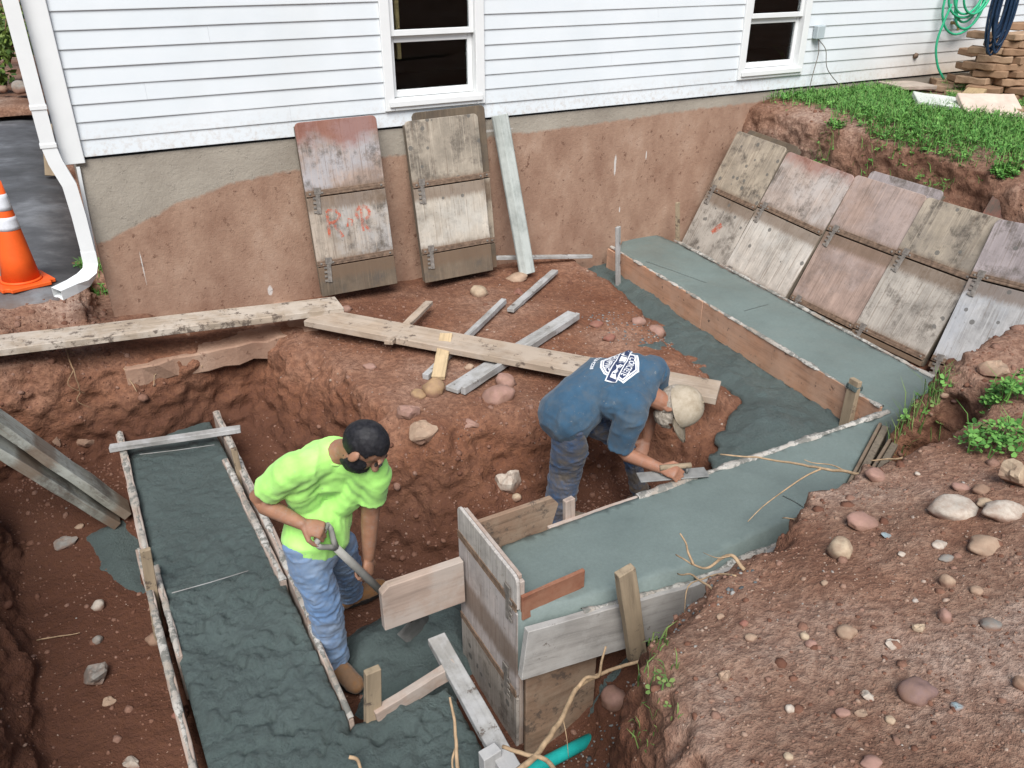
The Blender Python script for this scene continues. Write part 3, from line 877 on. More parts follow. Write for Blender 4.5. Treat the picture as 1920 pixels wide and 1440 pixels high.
# ------------------------------------------------------------------ boards
BR = random.Random(5)
def board(name, p0, p1, w, t, mat, parent=None, up=(0, 0, 1), cut=8, jit=0.0015, bev=0.003, mats=None):
    """sawn board from p0 to p1: width w across, thickness t along up; local X runs along it"""
    M, L = frame_from(p0, p1, up)
    bm = bmesh.new()
    box_bm(bm, L, w, t, None, cut, jit, BR)
    me = bm_mesh(name, bm, bev)
    o = link(name, me, mat, parent)
    o.matrix_world = M
    return o

def crust_strip(p0, p1, w, parent, h=0.006, seg=0.02, seed=1, z=None):
    """ragged cement crust left on the top edge of a form board"""
    p0, p1 = Vector(p0), Vector(p1)
    L = (p1 - p0).length; n = max(4, int(L / seg))
    M, _ = frame_from(p0, p1)
    r = random.Random(seed)
    bm = bmesh.new(); prev = None
    q = np.array([(i * seg, seed * 3.1, 0) for i in range(n + 1)])
    a = fbm(q, 0.12, 3, seed)
    for i in range(n + 1):
        ww = w * min(1.0, max(0.06, 0.7 + 0.8 * a[i] + r.uniform(-.2, .2))); hh = h * max(0.1, .7 + 1.2 * a[i] + r.uniform(-.2, .5)); x = L * i / n
        ring = [bm.verts.new(M @ Vector((x, y, z_))) for (y, z_) in ((-ww / 2, -0.004), (-ww / 2.6, hh * .8), (0, hh), (ww / 2.6, hh * .75), (ww / 2, -0.004))]
        if prev:
            for k in range(4): bm.faces.new((prev[k], prev[k + 1], ring[k + 1], ring[k]))
        prev = ring
    me = bm_mesh('crust', bm)
    o = link('cement_crust', me, MAT['crust'], None, True)
    o.parent = parent
    o.matrix_parent_inverse = parent.matrix_basis.inverted()
    return o

def V3(p): return Vector((float(p[0]), float(p[1]), float(p[2])))

# upper footing: inner orange plywood (two pieces), its stakes
A = V3(Zp(1148, 462, TOPF + 0.01)); B = V3(Zp(1668, 770, TOPF + 0.01))
seam = A.lerp(B, 0.44); DN = Vector((0, 0, 0.235))
nrm = (B - A).cross(Vector((0, 0, 1))).normalized()
off = nrm * 0.011
if off.x > 0: off = -off
for (a, b, lab) in ((A, seam - (B - A) * 0.0015, 'orange plywood form board holding the far half of the right footing'), (seam, A.lerp(B, 0.985), 'orange plywood form board holding the near half of the right footing')):
    o = board('form_board', a + off - DN, b + off - DN, 0.02, 0.235, MAT['form_ply'])
    tag(o, lab, 'board', 'inner form boards of the right footing')
    crust_strip(a + off, b + off, 0.04, o, 0.008, seed=int(a.y * 10) % 50)
o = board('form_board', A + off * 3 + Vector((-.0, .02, -.21)), A + off * 3 + Vector((0.0, -0.16, -.215)), 0.018, 0.19, MAT['form_ply'])
tag(o, 'short orange plywood offcut behind the white stake at the wall', 'board')
# outer side of the right footing
A2 = V3(Zp(1262, 450, TOPF)); B2 = V3(Zp(1800, 736, TOPF))
o = board('form_board', A2 + Vector((.02, 0, -.25)), B2 + Vector((.02, 0, -.25)), 0.022, 0.25, MAT['form_tan'], cut=20)
tag(o, 'pale form board along the outer edge of the right footing below the leaning panels', 'board')
crust_strip(A2 + Vector((.015, 0, 0)), B2 + Vector((.015, 0, 0)), 0.035, o, 0.008, seed=13)
# inner side of the front footing (behind it the man in blue works)
A3 = V3(Zp(1030, 990, TOPF)); B3 = V3(Zp(1668, 772, TOPF))
o = board('form_board', A3 + Vector((0, .012, -.25)), B3 + Vector((0, .012, -.25)), 0.022, 0.25, MAT['form_tan'], cut=20)
tag(o, 'form board with white crusted top edge along the inner side of the front footing', 'board')
crust_strip(A3.lerp(B3, .22) + Vector((0, .008, 0)), B3 + Vector((0, .008, 0)), 0.05, o, 0.009, seed=17)
# outer pale boards of the front footing
A4 = V3(Yp(972, 1180, -3.90)); B4 = V3(Yp(1292, 1092, -3.93)); C4 = V3(Yp(1500, 1000, -3.94))
o = board('form_board', A4 + Vector((0, -.012, -.265)), B4 + Vector((0, -.012, -.265)), 0.035, 0.265, MAT['form_grey'])
tag(o, 'pale grey form board on the camera side of the front footing beside the bulkhead panel', 'board')
crust_strip(A4.lerp(B4, .35) + Vector((0, .0, .002)), B4 + Vector((0, .0, .002)), 0.045, o, 0.009, seed=19)
o = board('form_board', B4 + Vector((.004, -.016, -.25)), C4 + Vector((0, -.016, -.25)), 0.03, 0.25, MAT['form_grey'])
tag(o, 'grey form board running on under the roots beside the soil bank', 'board')
crust_strip(B4.lerp(C4, .05) + Vector((0, .0, .002)), B4.lerp(C4, .8) + Vector((0, .0, .002)), 0.04, o, 0.008, seed=23)
# brown lower form panel under it
a = V3(Yp(972, 1275, -3.87)); b = V3(Yp(1085, 1240, -3.87))
o = board('form_board', (1.135, -3.87, -2.2), (1.50, -3.87, -2.2), 0.02, 0.63, MAT['brown_board'], cut=4)
tag(o, 'brown stained plywood standing below the pale outer form board', 'board')
# short red brown board inside the outer form
o = board('form_board', V3(Zp(972, 1168, TOPF - .04)) + Vector((.02, .01, 0)), V3(Zp(1095, 1112, TOPF - .04)) + Vector((0, .01, 0)), 0.018, 0.13, MAT['red_board'], cut=3)
tag(o, 'short red brown board standing in wet concrete beside the bulkhead panel', 'board')
# brown board with a sawn corner, far side of the bulkhead
p = [Yp(890, 975, -3.34), Yp(1030, 928, -3.34), Yp(1043, 940, -3.34), Yp(1028, 988, -3.34), Yp(905, 1045, -3.34)]
def poly_board(name, pts, n, t, mat, label, cat='board', group=None):
    """flat board with an outline of its own and real thickness"""
    P = [V3(q) for q in pts]; n = Vector(n).normalized()
    c = sum(P, Vector()) / len(P)
    x = (P[1] - P[0]).normalized(); y = n.cross(x).normalized()
    M = Matrix(((x.x, y.x, n.x, c.x), (x.y, y.y, n.y, c.y), (x.z, y.z, n.z, c.z), (0, 0, 0, 1)))
    Mi = M.inverted()
    bm = bmesh.new()
    loc = [Mi @ q for q in P]
    a = [bm.verts.new((q.x, q.y, 0)) for q in loc]; b = [bm.verts.new((q.x, q.y, t)) for q in loc]
    k = len(P)
    bm.faces.new(a[::-1]); bm.faces.new(b)
    for i in range(k): bm.faces.new((a[i], a[(i + 1) % k], b[(i + 1) % k], b[i]))
    o = link(name, bm_mesh(name, bm, min(0.004, t * .2)), mat); o.matrix_world = M
    return tag(o, label, cat, group)
poly_board('form_board', p, (0, -1, 0), 0.025, MAT['brown_board'], 'brown board with a rounded end standing on the inner edge of the front footing')
# tan board sticking out to the left of the bulkhead
poly_board('form_board', [Yp(722, 1089, -3.28), Yp(862, 1042, -3.28), Yp(866, 1118, -3.28), Yp(716, 1172, -3.28), Yp(709, 1104, -3.28)], (0, -1, 0), 0.045, MAT['form_tan'],
           'pale tan form board with slanted end sticking out left of the bulkhead panel')

# lower footing: doubled plank edges, crusted
def edge_run(pts, w, h, label, seed, z=TOPL + 0.03, group='crusted boards along the left form'):
    P = [V3((x, y, z)) for x, y in pts]
    for i in range(len(P) - 1):
        o = board('form_board', P[i] + Vector((0, 0, -h)), P[i + 1] + Vector((0, 0, -h)), w, h, MAT['form_tan'], cut=max(3, int((P[i + 1] - P[i]).length / .12)), jit=0.004)
        tag(o, label[i] if isinstance(label, (list, tuple)) else label, 'board', group)
        crust_strip(P[i] + Vector((0, 0, .001)), P[i + 1] + Vector((0, 0, .001)), w * 1.1, o, 0.006, seed=seed + i)
edge_run([(-0.205, -0.56), (-0.205, -2.12)], 0.045, 0.3, ['white crusted board edge on the left side of the left form, far half'], 31)
edge_run([(-0.235, -2.0), (-0.19, -4.6)], 0.035, 0.3, ['white crusted board edge on the left side of the left form, near half'], 35)
edge_run([(-0.172, -2.18), (-0.165, -2.9)], 0.03, 0.28, ['short crusted board doubled against the near left edge of the left form'], 39, TOPL + 0.018)
edge_run([(0.425, -0.66), (0.445, -2.95)], 0.042, 0.3, ['crusted board edge on the right side of the left form, beside the man in green'], 41)
edge_run([(0.36, -1.3), (0.395, -2.62)], 0.04, 0.3, ['inner of the two crusted boards on the right side of the left form'], 45, TOPL + 0.02)
edge_run([(0.432, -2.97), (0.432, -3.6)], 0.025, 0.3, ['near end of the crusted right board of the left form, by the boot'], 47, TOPL + 0.0)

# loose lengths across the lower forms
def loose(name, p0, p1, w, t, mat, label, cat='board', up=(0, 0, 1), group=None, cut=6, jit=0.002):
    o = board(name, V3(p0), V3(p1), w, t, mat, up=up, cut=cut, jit=jit)
    return tag(o, label, cat, group)
loose('cross_piece', Zp(207, 845, TOPL + .045), Zp(452, 808, TOPL + .05), 0.055, 0.035, MAT['grey_wood'], 'grey two by four laid across the far end of the left form')
loose('lumber', (0.91, -3.42, TOPL + .06), (0.885, -4.35, TOPL + .05), 0.085, 0.04, MAT['grey_wood'], 'grey two by four lying along the foot of the bulkhead panel')
loose('lumber', (0.53, -3.64, TOPL - .03), (0.93, -3.60, TOPL + .025), 0.04, 0.075, MAT['form_tan'], 'short muddy board on edge between the stake and the two by four')

for (p_, q_, lab) in (((322, 1112), (466, 1070), 'thin wire tie stretched across the middle of the left form'), ((262, 852), (402, 834), 'thin wire tie near the far end of the left form')):
    w_ = tube('wire_tie', [V3(Zp(p_[0], p_[1], TOPL + .03)), V3(Zp((p_[0] + q_[0]) / 2, (p_[1] + q_[1]) / 2 + 1, TOPL + .022)), V3(Zp(q_[0], q_[1], TOPL + .03))], 0.0025, 5, MAT['grey_wood']); tag(w_, lab, 'wire')
def stake(px_top, px_base, zb, w, t, mat, label, yaw=0.0, pointy=False, cat='stake'):
    """stake driven in at px_base on level zb, its head at px_top"""
    b = V3(Zp(px_base[0], px_base[1], zb))
    # head: vertical line above the base, height that matches px_top
    o_, r_ = ray(*px_top); best = None
    for z in np.linspace(zb, zb + 1.2, 241):
        d = np.array([b.x, b.y, z]) - CAM; u = 960 + FPX * (d @ RGT) / (d @ FWD); v = 720 - FPX * (d @ UPV) / (d @ FWD)
        if best is None or abs(v - px_top[1]) < best[0]: best = (abs(v - px_top[1]), z, u)
    z = best[1]
    lean = (px_top[0] - best[2]) / FPX * np.linalg.norm(np.array(b) - CAM)
    top = Vector((b.x + RGT[0] * lean, b.y + RGT[1] * lean, z))
    low = b + (b - top).normalized() * 0.15
    o = board('stake', low, top, w, t, mat, up=(math.sin(yaw), -math.cos(yaw), 0), cut=3, jit=0.002)
    return tag(o, label, cat, 'wooden form stakes')
stake((1156, 425), (1156, 530), -1.47, 0.05, 0.03, MAT['grey_wood'], 'white splashed stake at the far end of the orange form board', 0.5)
stake((1268, 380), (1268, 458), -1.30, 0.042, 0.03, MAT['stake'], 'thin brown stake standing against the wall left of the leaning panels', 0.5)
sb = A.lerp(B, 0.925) + off * 3.2
o = board('stake', Vector((sb.x, sb.y, -1.55)), Vector((sb.x + .02, sb.y + .01, TOPF + 0.10)), 0.075, 0.035, MAT['stake'], up=(off.x, off.y, 0), cut=3, jit=0.002)
tag(o, 'short stake at the near corner of the right footing against the orange board', 'stake', 'wooden form stakes')
cap_ = mound('concrete_blob', [(o.matrix_world @ Vector((o.dimensions.x, a_, b_)))[:2] for a_, b_ in ((-.04, -.01), (.04, -.01), (.04, .045), (-.04, .045))], 0.0, 0.02, 'dab of wet concrete on the head of the corner stake', 83, 0.0, base=lambda x, y: 0 * x + TOPF + 0.085)
loose('stake', V3(Yp(1190, 1225, -3.985)), V3(Yp(1166, 1063, -3.985)), 0.085, 0.04, MAT['stake'], 'brown stake holding the pale outer board of the front footing', 'stake', up=(0, -1, 0), group='wooden form stakes', cut=3)
stake((1063, 932), (1063, 965), TOPF, 0.055, 0.03, MAT['form_tan'], 'short pale stake on the inner edge of the front footing by the knee', 0.1)
stake((694, 1250), (696, 1350), TOPL - .05, 0.07, 0.035, MAT['stake'], 'stake with a fresh sawn head in the rough concrete left of the two by four', 0.05)
stake((912, 1400), (915, 1470), TOPL - .1, 0.08, 0.05, MAT['grey_wood'], 'grey stake at the bottom edge by the two by four', 0.1)
stake((437, 838), (455, 920), -1.86, 0.035, 0.025, MAT['stake'], 'thin stake behind the crusted right board of the left form', 0.1)
stake((268, 1028), (298, 1190), -2.02, 0.05, 0.025, MAT['stake'], 'brown stake outside the left board of the left form', 0.1)

# planks and scraps lying on the soil
def lay(px0, px1, w, t, mat, label, name='plank', cat='plank', lift0=0.0, lift1=0.0, roll=0.0, group=None, ends=None):
    a, b = gcast(*px0)[0], gcast(*px1)[0]
    a = a + Vector((0, 0, lift0)); b = b + Vector((0, 0, lift1))
    x = (b - a).normalized(); s = Vector((0, 0, 1)).cross(x).normalized(); u = x.cross(s)
    u = (u * math.cos(roll) + s * math.sin(roll)).normalized()
    return loose(name, a, b, w, t, mat, label, cat, up=u, group=group, cut=10)
o = loose('plank', V3(Zp(-150, 672, -0.985)), V3(Zp(637, 577, -1.13)), 0.245, 0.045, MAT['plank_mud'], 'long pale mud flecked plank bridging the far lip of the left pit', 'plank')
o = loose('plank', V3(Zp(588, 600, -1.155)), V3(Zp(1346, 742, -1.24)), 0.245, 0.045, MAT['plank'], 'long bare plank crossing the soil and passing behind the man in blue', 'plank')
lay((730, 668), (806, 588), 0.06, 0.03, MAT['plank'], 'short broken stake lying across the long bare plank', 'broken_stake', 'stake', 0.085, 0.075)
lay((838, 655), (822, 715), 0.085, 0.03, MAT['fresh'], 'short pointed stake end with fresh yellow wood leaning on the plank', 'stake_offcut', 'stake', 0.10, 0.01)
lay((798, 712), (945, 575), 0.045, 0.04, MAT['grey_wood'], 'thin weathered lath lying under the long bare plank', 'lath', 'lath', 0.0, 0.03)
lay((847, 738), (1075, 600), 0.10, 0.03, MAT['grey_wood'], 'wide weathered grey board with split edge under the plank', 'weathered_board', 'board', 0.01, 0.035)
lay((868, 742), (1083, 606), 0.035, 0.05, MAT['grey_wood'], 'narrow weathered strip along the edge of the wide grey board', 'lath', 'lath', 0.01, 0.035)
lay((957, 590), (1040, 518), 0.06, 0.03, MAT['grey_wood'], 'short grey green lath lying alone near the leaning post', 'lath', 'lath', 0.02, 0.03)
o = loose('lath', V3(Yp(925, 487, -.16)) + Vector((0, 0, 0)), V3(Yp(1108, 483, -.12)), 0.045, 0.03, MAT['grey_wood'], 'white splashed lath lying along the foot of the wall', 'lath')
# beam leaning on the wall: chamfered, two faces seen
pb, pt = V3(Zp(985, 512, -1.24)), V3(Yp(933, 216, -.05))
M, L = frame_from(pb, pt, (0, -1, 0.2))
bm = bmesh.new()
prof = [(-.065, 0), (.06, 0), (.06, .025), (.02, .07), (-.05, .075), (-.065, .06)]
ra = [bm.verts.new((0, y, z)) for y, z in prof]; rb = [bm.verts.new((L, y, z)) for y, z in prof]
for i in range(len(prof)): bm.faces.new((ra[i], ra[(i + 1) % 6], rb[(i + 1) % 6], rb[i]))
bm.faces.new(ra[::-1]); bm.faces.new(rb)
o = link('leaning_post', bm_mesh('leaning_post', bm, 0.004), m_wood('cement_coated_post', (0.40, 0.43, 0.40), mud=0.0, stain=(0.52, 0.55, 0.52), stain_amt=0.6)); o.matrix_world = M
tag(o, 'pale grey chamfered post leaning against the foundation', 'post')

# ------------------------------------------------------------------ hinged form panels
PW = 0.60
def latch_mesh():
    bm = bmesh.new()
    box_bm(bm, 0.15, 0.032, 0.006, Matrix.Translation((0, 0, 0)))
    for i in range(4):
        box_bm(bm, 0.016, 0.022, 0.006, Matrix.Translation((0.006 + i * 0.033, 0.027, 0.0)))
    box_bm(bm, 0.05, 0.05, 0.008, Matrix.Translation((0.14, 0, 0.0)))
    return bm_mesh('latch', bm, 0.0015)
LATCH = latch_mesh(); LATCH.materials.append(MAT['steel'])
def bolt_mesh():
    bm = bmesh.new(); bmesh.ops.create_icosphere(bm, subdivisions=1, radius=0.011)
    for v in bm.verts: v.co.z = max(0, v.co.z) * 0.7
    return bm_mesh('bolt', bm)
BOLT = bolt_mesh(); BOLT.materials.append(MAT['steel'])
def face_mesh(L0, L1, w, round_top=0.0, sag=0.0, n=4):
    """plywood face x in L0..L1 with a slightly uneven surface and rounded upper corners"""
    bm = bmesh.new()
    pts = []
    if round_top:
        pts = [(L0, -w / 2), (L1 - round_top, -w / 2)]
        for k in range(1, 4):
            a = math.pi / 2 * k / 4; pts.append((L1 - round_top + round_top * math.sin(a), -w / 2 + round_top * (1 - math.cos(a))))
        pts += [(L1, -w / 2 + round_top), (L1, w / 2 - round_top)]
        for k in range(1, 4):
            a = math.pi / 2 * k / 4; pts.append((L1 - round_top + round_top * math.cos(a), w / 2 - round_top + round_top * math.sin(a)))
        pts += [(L1 - round_top, w / 2), (L0, w / 2)]
    else:
        pts = [(L0, -w / 2), (L1, -w / 2), (L1, w / 2), (L0, w / 2)]
    a = [bm.verts.new((x, y, -0.016)) for x, y in pts]; b = [bm.verts.new((x, y, 0.0)) for x, y in pts]
    k = len(pts)
    bm.faces.new(a[::-1]); bm.faces.new(b)
    for i in range(k): bm.faces.new((a[i], a[(i + 1) % k], b[(i + 1) % k], b[i]))
    return bm_mesh('face_board', bm, 0.003)

def form_panel(M, mats, label, L=1.33, w=PW, bars=(0.22, 0.76), latches=True, group='hinged concrete form panels', thick=0.055, rail=None):
    root = empty('concrete_form', (0, 0, 0), label, 'concrete form', group)
    root.matrix_world = M
    ed = [0.0] + list(bars) + [L]
    for i in range(len(ed) - 1):
        link('face_board', face_mesh(ed[i] + (0.012 if i else 0), ed[i + 1] - (0.012 if i < len(ed) - 2 else 0), w, 0.035 if i == len(ed) - 2 else 0), mats[i], root)
    for s_ in (-1, 1):
        bm = bmesh.new(); box_bm(bm, L - 0.03, 0.022, thick, Matrix.Translation((0.004, s_ * (w / 2 - 0.014), -0.017 - thick)), 5, 0.002, BR)
        link('side_rail', bm_mesh('side_rail', bm, 0.003), rail or MAT['old_rail'], root)
    for x in (0.005, L - 0.04):
        bm = bmesh.new(); box_bm(bm, 0.03, w - 0.06, thick - 0.004, Matrix.Translation((x, 0, -0.018 - thick)))
        link('end_rail', bm_mesh('end_rail', bm, 0.002), rail or MAT['old_rail'], root)
    for x in bars:
        bm = bmesh.new(); box_bm(bm, 0.042, w - 0.004, 0.007, Matrix.Translation((x - 0.002, 0, -0.002)), 10, 0.0015, BR)
        link('cross_bar', bm_mesh('cross_bar', bm, 0.0015), MAT['rust'], root)
        if latches:
            o = link('latch', LATCH, None, root); o.location = (x - 0.13, w / 2 - 0.075, 0.003); o.rotation_euler = (0, 0, BR.uniform(-.08, .08))
            for y in (-w / 2 + 0.03, w / 2 - 0.03, w / 2 - 0.12):
                q = link('bolt', BOLT, None, root); q.location = (x + 0.018, y, 0.005)
    return root

def lean_matrix(Bl, Tl, ydir):
    """x up the panel, z out of its face towards the open side, y = z cross x; ydir only gives the width line"""
    x = (Tl - Bl).normalized(); y = Vector(ydir); y = (y - x * y.dot(x)).normalized(); z = x.cross(y)
    if z.dot(Vector(CAM) - Bl) < 0: y, z = -y, -z
    return Matrix(((x.x, y.x, z.x, Bl.x), (x.y, y.y, z.y, Bl.y), (x.z, y.z, z.z, Bl.z), (0, 0, 0, 1)))
def shift(M, y=0, z=0, x=0): return M @ Matrix.Translation((x, y, z))

pm = {}
pm['pinkgrey'] = m_panel('panel_pink_grey', (0.42, 0.33, 0.275), (0.48, 0.46, 0.46), 0.6)
pm['rusty'] = m_panel('panel_rusty_top', (0.38, 0.27, 0.215), (0.44, 0.42, 0.44), 0.7, rust_top=0.85)
pm['rusty2'] = m_panel('panel_part_rusted', (0.45, 0.37, 0.32), (0.5, 0.47, 0.45), 0.6, rust_top=0.6)
pm['streak'] = m_panel('panel_streaked', (0.41, 0.34, 0.27), (0.44, 0.43, 0.44), 0.5, streak=0.7)
pm['dark'] = m_panel('panel_dark_brown', (0.15, 0.115, 0.08), (0.09, 0.07, 0.055), 0.5)  # dark brown, well below the pale faces in tone
pm['spotty'] = m_panel('panel_spotted', (0.42, 0.38, 0.33), (0.46, 0.42, 0.37), 0.5, spot=0.30)
pm['pale'] = m_panel('panel_pale', (0.53, 0.48, 0.42), (0.57, 0.55, 0.51), 0.6, spot=0.10, dark=0.12)
pm['mould'] = m_panel('panel_mouldy', (0.39, 0.33, 0.255), (0.2, 0.175, 0.15), 0.6, spot=0.2, dark=0.4)
pm['red'] = m_panel('panel_reddish', (0.39, 0.285, 0.235), (0.43, 0.36, 0.34), 0.5, dark=0.15)
pm['blue'] = m_panel('panel_bluish', (0.47, 0.46, 0.45), (0.42, 0.44, 0.47), 0.6, spot=0.45, dark=0.1)
pm['lilac'] = m_panel('panel_lilac', (0.37, 0.32, 0.315), (0.3, 0.27, 0.26), 0.5, spot=0.1)
pm['redtop'] = m_panel('panel_red_top', (0.2, 0.1, 0.075), (0.27, 0.09, 0.06), 0.7)

# two stacks on the house wall
def wall_panel(pxb, pxt, yb, mats, label, ln=1.33, back=0.0):
    Bl = V3(Yp(*pxb, yb)); Tl = V3(Yp(*pxt, -0.075 - back))
    ln = (Tl - Bl).length
    M = lean_matrix(Bl, Tl, (1, -0.06, 0))
    M = shift(M, y=-PW / 2)
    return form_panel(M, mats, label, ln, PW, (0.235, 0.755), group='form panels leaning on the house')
WB = (0.235, 0.755)
wm_dark = m_panel('wall_panel_dark', (0.17, 0.13, 0.092), (0.1, 0.078, 0.06), 0.5, bars=WB)  # darkest of the wall panel tones
wm_streak = m_panel('wall_panel_streaked', (0.41, 0.345, 0.28), (0.42, 0.42, 0.42), 0.6, streak=0.6, bars=WB)
wm_rusty = m_panel('wall_panel_rusty', (0.38, 0.29, 0.24), (0.42, 0.42, 0.44), 0.75, rust_top=0.7, bars=WB)
wm_pale = m_panel('wall_panel_pale', (0.50, 0.445, 0.37), (0.54, 0.52, 0.47), 0.6, spot=0.08, dark=0.12, bars=WB)
wm_mould = m_panel('wall_panel_mouldy', (0.40, 0.345, 0.275), (0.2, 0.175, 0.14), 0.6, spot=0.25, dark=0.35, bars=WB)
pA = wall_panel((605, 557), (551, 231), -0.24, [wm_dark, wm_streak, wm_rusty], 'form panel with rust red top and orange painted letters leaning on the house')
pB = wall_panel((798, 531), (758, 228), -0.27, [wm_dark, wm_pale, wm_mould], 'black spotted form panel with pale lower half, front of the stack under the window')
Bl = V3(Yp(808, 525, -0.16)); Tl = V3(Yp(772, 212, -0.03))
form_panel(shift(lean_matrix(Bl, Tl, (1, -0.06, 0)), y=-PW / 2), [pm['dark'], pm['mould'], pm['dark']], 'dark form panel mostly hidden behind the black spotted one', (Tl - Bl).length, group='form panels leaning on the house')

def spray_marks(root, strokes, mat, z=0.0022):
    """thin sprayed strokes lying on a panel face, as one flat mark"""
    bm = bmesh.new()
    for (pts, w) in strokes:
        prev = None
        pts = [(x, -y) for x, y in pts]
        for i, (x, y) in enumerate(pts):
            t = (Vector(pts[min(i + 1, len(pts) - 1)]) - Vector(pts[max(i - 1, 0)])).normalized(); nn = Vector((-t.y, t.x)) * w * .5
            a, b = bm.verts.new((x + nn.x, y + nn.y, z)), bm.verts.new((x - nn.x, y - nn.y, z))
            if prev: bm.faces.new((prev[0], prev[1], b, a))
            prev = (a, b)
    me = bpy.data.meshes.new('paint_mark'); bm.to_mesh(me); bm.free()
    return link('paint_mark', me, mat, root)
def m_spray():
    k = NT('orange_spray_paint', 0.7, 0.2)
    f = k.noise(24, 6, 0.75)
    k.col((0.72, 0.13, 0.055))
    tr = k.n('ShaderNodeBsdfTransparent'); mx = k.n('ShaderNodeMixShader')
    k.L(k.ramp(f, [(0.42, 0.05), (0.62, 0.65)]), mx.inputs[0]); k.L(tr.outputs[0], mx.inputs[1]); k.L(k.b.outputs[0], mx.inputs[2]); k.L(mx.outputs[0], k.out.inputs[0])
    return k.m
MAT['spray'] = m_spray()
def arcp(cx, cy, r, a0, a1, n=8): return [(cx + r * math.cos(a0 + (a1 - a0) * i / n), cy + r * math.sin(a0 + (a1 - a0) * i / n)) for i in range(n + 1)]
# letters read upwards along the panel: x is height, y is across
def letter_R(x0, y0, h, w):
    return [([(x0, y0), (x0 + h, y0 + .01)], 0.022), ([(x0 + h, y0 + .01), (x0 + h - .005, y0 + w * .7), (x0 + h * .78, y0 + w), (x0 + h * .58, y0 + w * .75), (x0 + h * .52, y0 + .01)], 0.022), ([(x0 + h * .5, y0 + w * .4), (x0 + h * .2, y0 + w * .75), (x0 - .01, y0 + w)], 0.024)]
spray_marks(pA, letter_R(0.44, -0.175, 0.20, 0.10) + [([(0.50, -0.03), (0.56, -0.015), (0.545, 0.015), (0.50, 0.0)], 0.015)] + [([(0.45, 0.085), (0.62, 0.09)], 0.02)] + [(arcp(0.585, 0.10, 0.052, math.pi * .9, -math.pi * .75), 0.024), ([(0.52, 0.09), (0.44, 0.14)], 0.02)], MAT['spray'])

# row leaning on the right bank
tops = [(1383, 244), (1477, 283), (1602, 325), (1737, 368), (1872, 412), (2010, 455)]
bots = [(1278, 452), (1362, 492), (1480, 552), (1602, 608), (1742, 688), (1885, 760)]
rows = []
for t, b in zip(tops, bots):
    T = V3(Xp(*t, 5.50)); Q = V3(Xp(*b, 5.02))
    d = (T - Q).normalized(); Bq = T + d * (-(T.z + 1.46) / d.z)
    rows.append((T, Bq))
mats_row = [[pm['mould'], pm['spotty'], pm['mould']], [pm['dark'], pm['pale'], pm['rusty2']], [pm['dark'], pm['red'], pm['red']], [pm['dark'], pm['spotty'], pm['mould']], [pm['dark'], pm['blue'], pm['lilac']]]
labs = ['form panel with an orange paint blot, first of the right row, nearest the house',
        'form panel with a rust stained top, second of the row leaning on the right bank',
        'reddish form panel, middle of the row leaning on the right bank',
        'mouldy form panel with a dark spotted lower half, fourth of the row from the house',
        'form panel splashed with grey concrete spots, last of the leaning row at the picture edge']
row_panels = []
for i in range(5):
    T, Bq = rows[i]; T2, B2_ = rows[i + 1]
    yd = ((B2_ + T2) - (Bq + T)) * 0.5
    L = (T - Bq).length
    wid = min(0.80, (yd - (T - Bq).normalized() * yd.dot((T - Bq).normalized())).length - 0.012)
    M = lean_matrix(Bq, T, yd)
    M = shift(M, y=-wid / 2 - 0.005, z=(0.0, 0.0, -0.02, 0.0, 0.035)[i])
    p_ = form_panel(M, mats_row[i], labs[i], L, wid, (0.05, 0.68), group='form panels leaning on the right bank')
    row_panels.append((p_, M, L, wid))
    if i in (0, 2, 3):
        form_panel(shift(M, y=(-0.04, 0, -0.05, -0.40)[i], z=-0.085, x=(0.05, 0, 0.08, 0.26)[i]), [pm['dark'], pm['dark'], [pm['dark'], 0, pm['lilac'], pm['redtop']][i]],
                   ['dark form panel showing its top edge behind the first leaning panel', '', 'dark form panel showing its top edge behind the reddish panel', 'rust red topped form panel sticking up behind the fourth leaning panel'][i], L, wid, (0.2, 0.75), False, group='form panels leaning on the right bank')
spray_marks(row_panels[0][0], [([(0.34, -0.02), (0.40, 0.02), (0.44, 0.05)], 0.05), ([(0.36, 0.0), (0.41, 0.05)], 0.04)], MAT['spray'])

# bulkhead panel: stands upright across the step between the footings
bulk_m = [m_panel('bulk_spotted', (0.38, 0.335, 0.29), (0.46, 0.42, 0.39), 0.4, spot=0.3), m_panel('bulk_mid', (0.46, 0.40, 0.37), (0.5, 0.47, 0.46), 0.5, dark=0.12), m_panel('bulk_top', (0.5, 0.46, 0.42), (0.55, 0.52, 0.5), 0.5, dark=0.12)]
xb = 1.125
Mb = Matrix(((0, 0, -1, xb), (0, -1, 0, -3.52), (1, 0, 0, -2.2), (0, 0, 0, 1)))
bk = form_panel(Mb, bulk_m, 'upright cement splashed form panel dividing the two footing levels', 1.13, 0.58, (0.44, 0.95), False, thick=0.022, rail=MAT['form_tan'])
o = link('latch', LATCH, None, bk); o.location = (0.38, 0.2, 0.004)
o = link('latch', LATCH, None, bk); o.location = (0.86, 0.22, 0.004)
# two panels standing at the outer corner, half under the overhanging soil
for i, (dx, lab) in enumerate(((0.0, 'inner of two old form panels standing under the overhanging soil'), (0.075, 'outer of two old form panels standing under the overhanging soil'))):
    a = V3(Zp((1566, 1598)[i], (946, 934)[i], TOPF + .02)); b = V3(Zp((1650, 1690)[i], (788, 782)[i], TOPF + .02))
    x = Vector((0, 0, 1)); y = (b - a); Lw = y.length; y.normalize(); z = x.cross(y)
    c = (a + b) / 2
    M = Matrix(((x.x, y.x, z.x, c.x), (x.y, y.y, z.y, c.y), (x.z, y.z, z.z, c.z - 0.62), (0, 0, 0, 1)))
    form_panel(M, [pm['dark'], pm['dark'], pm['mould']], lab, 0.62, Lw, (0.2, 0.4), False, group='form panels at the outer corner', thick=0.04)
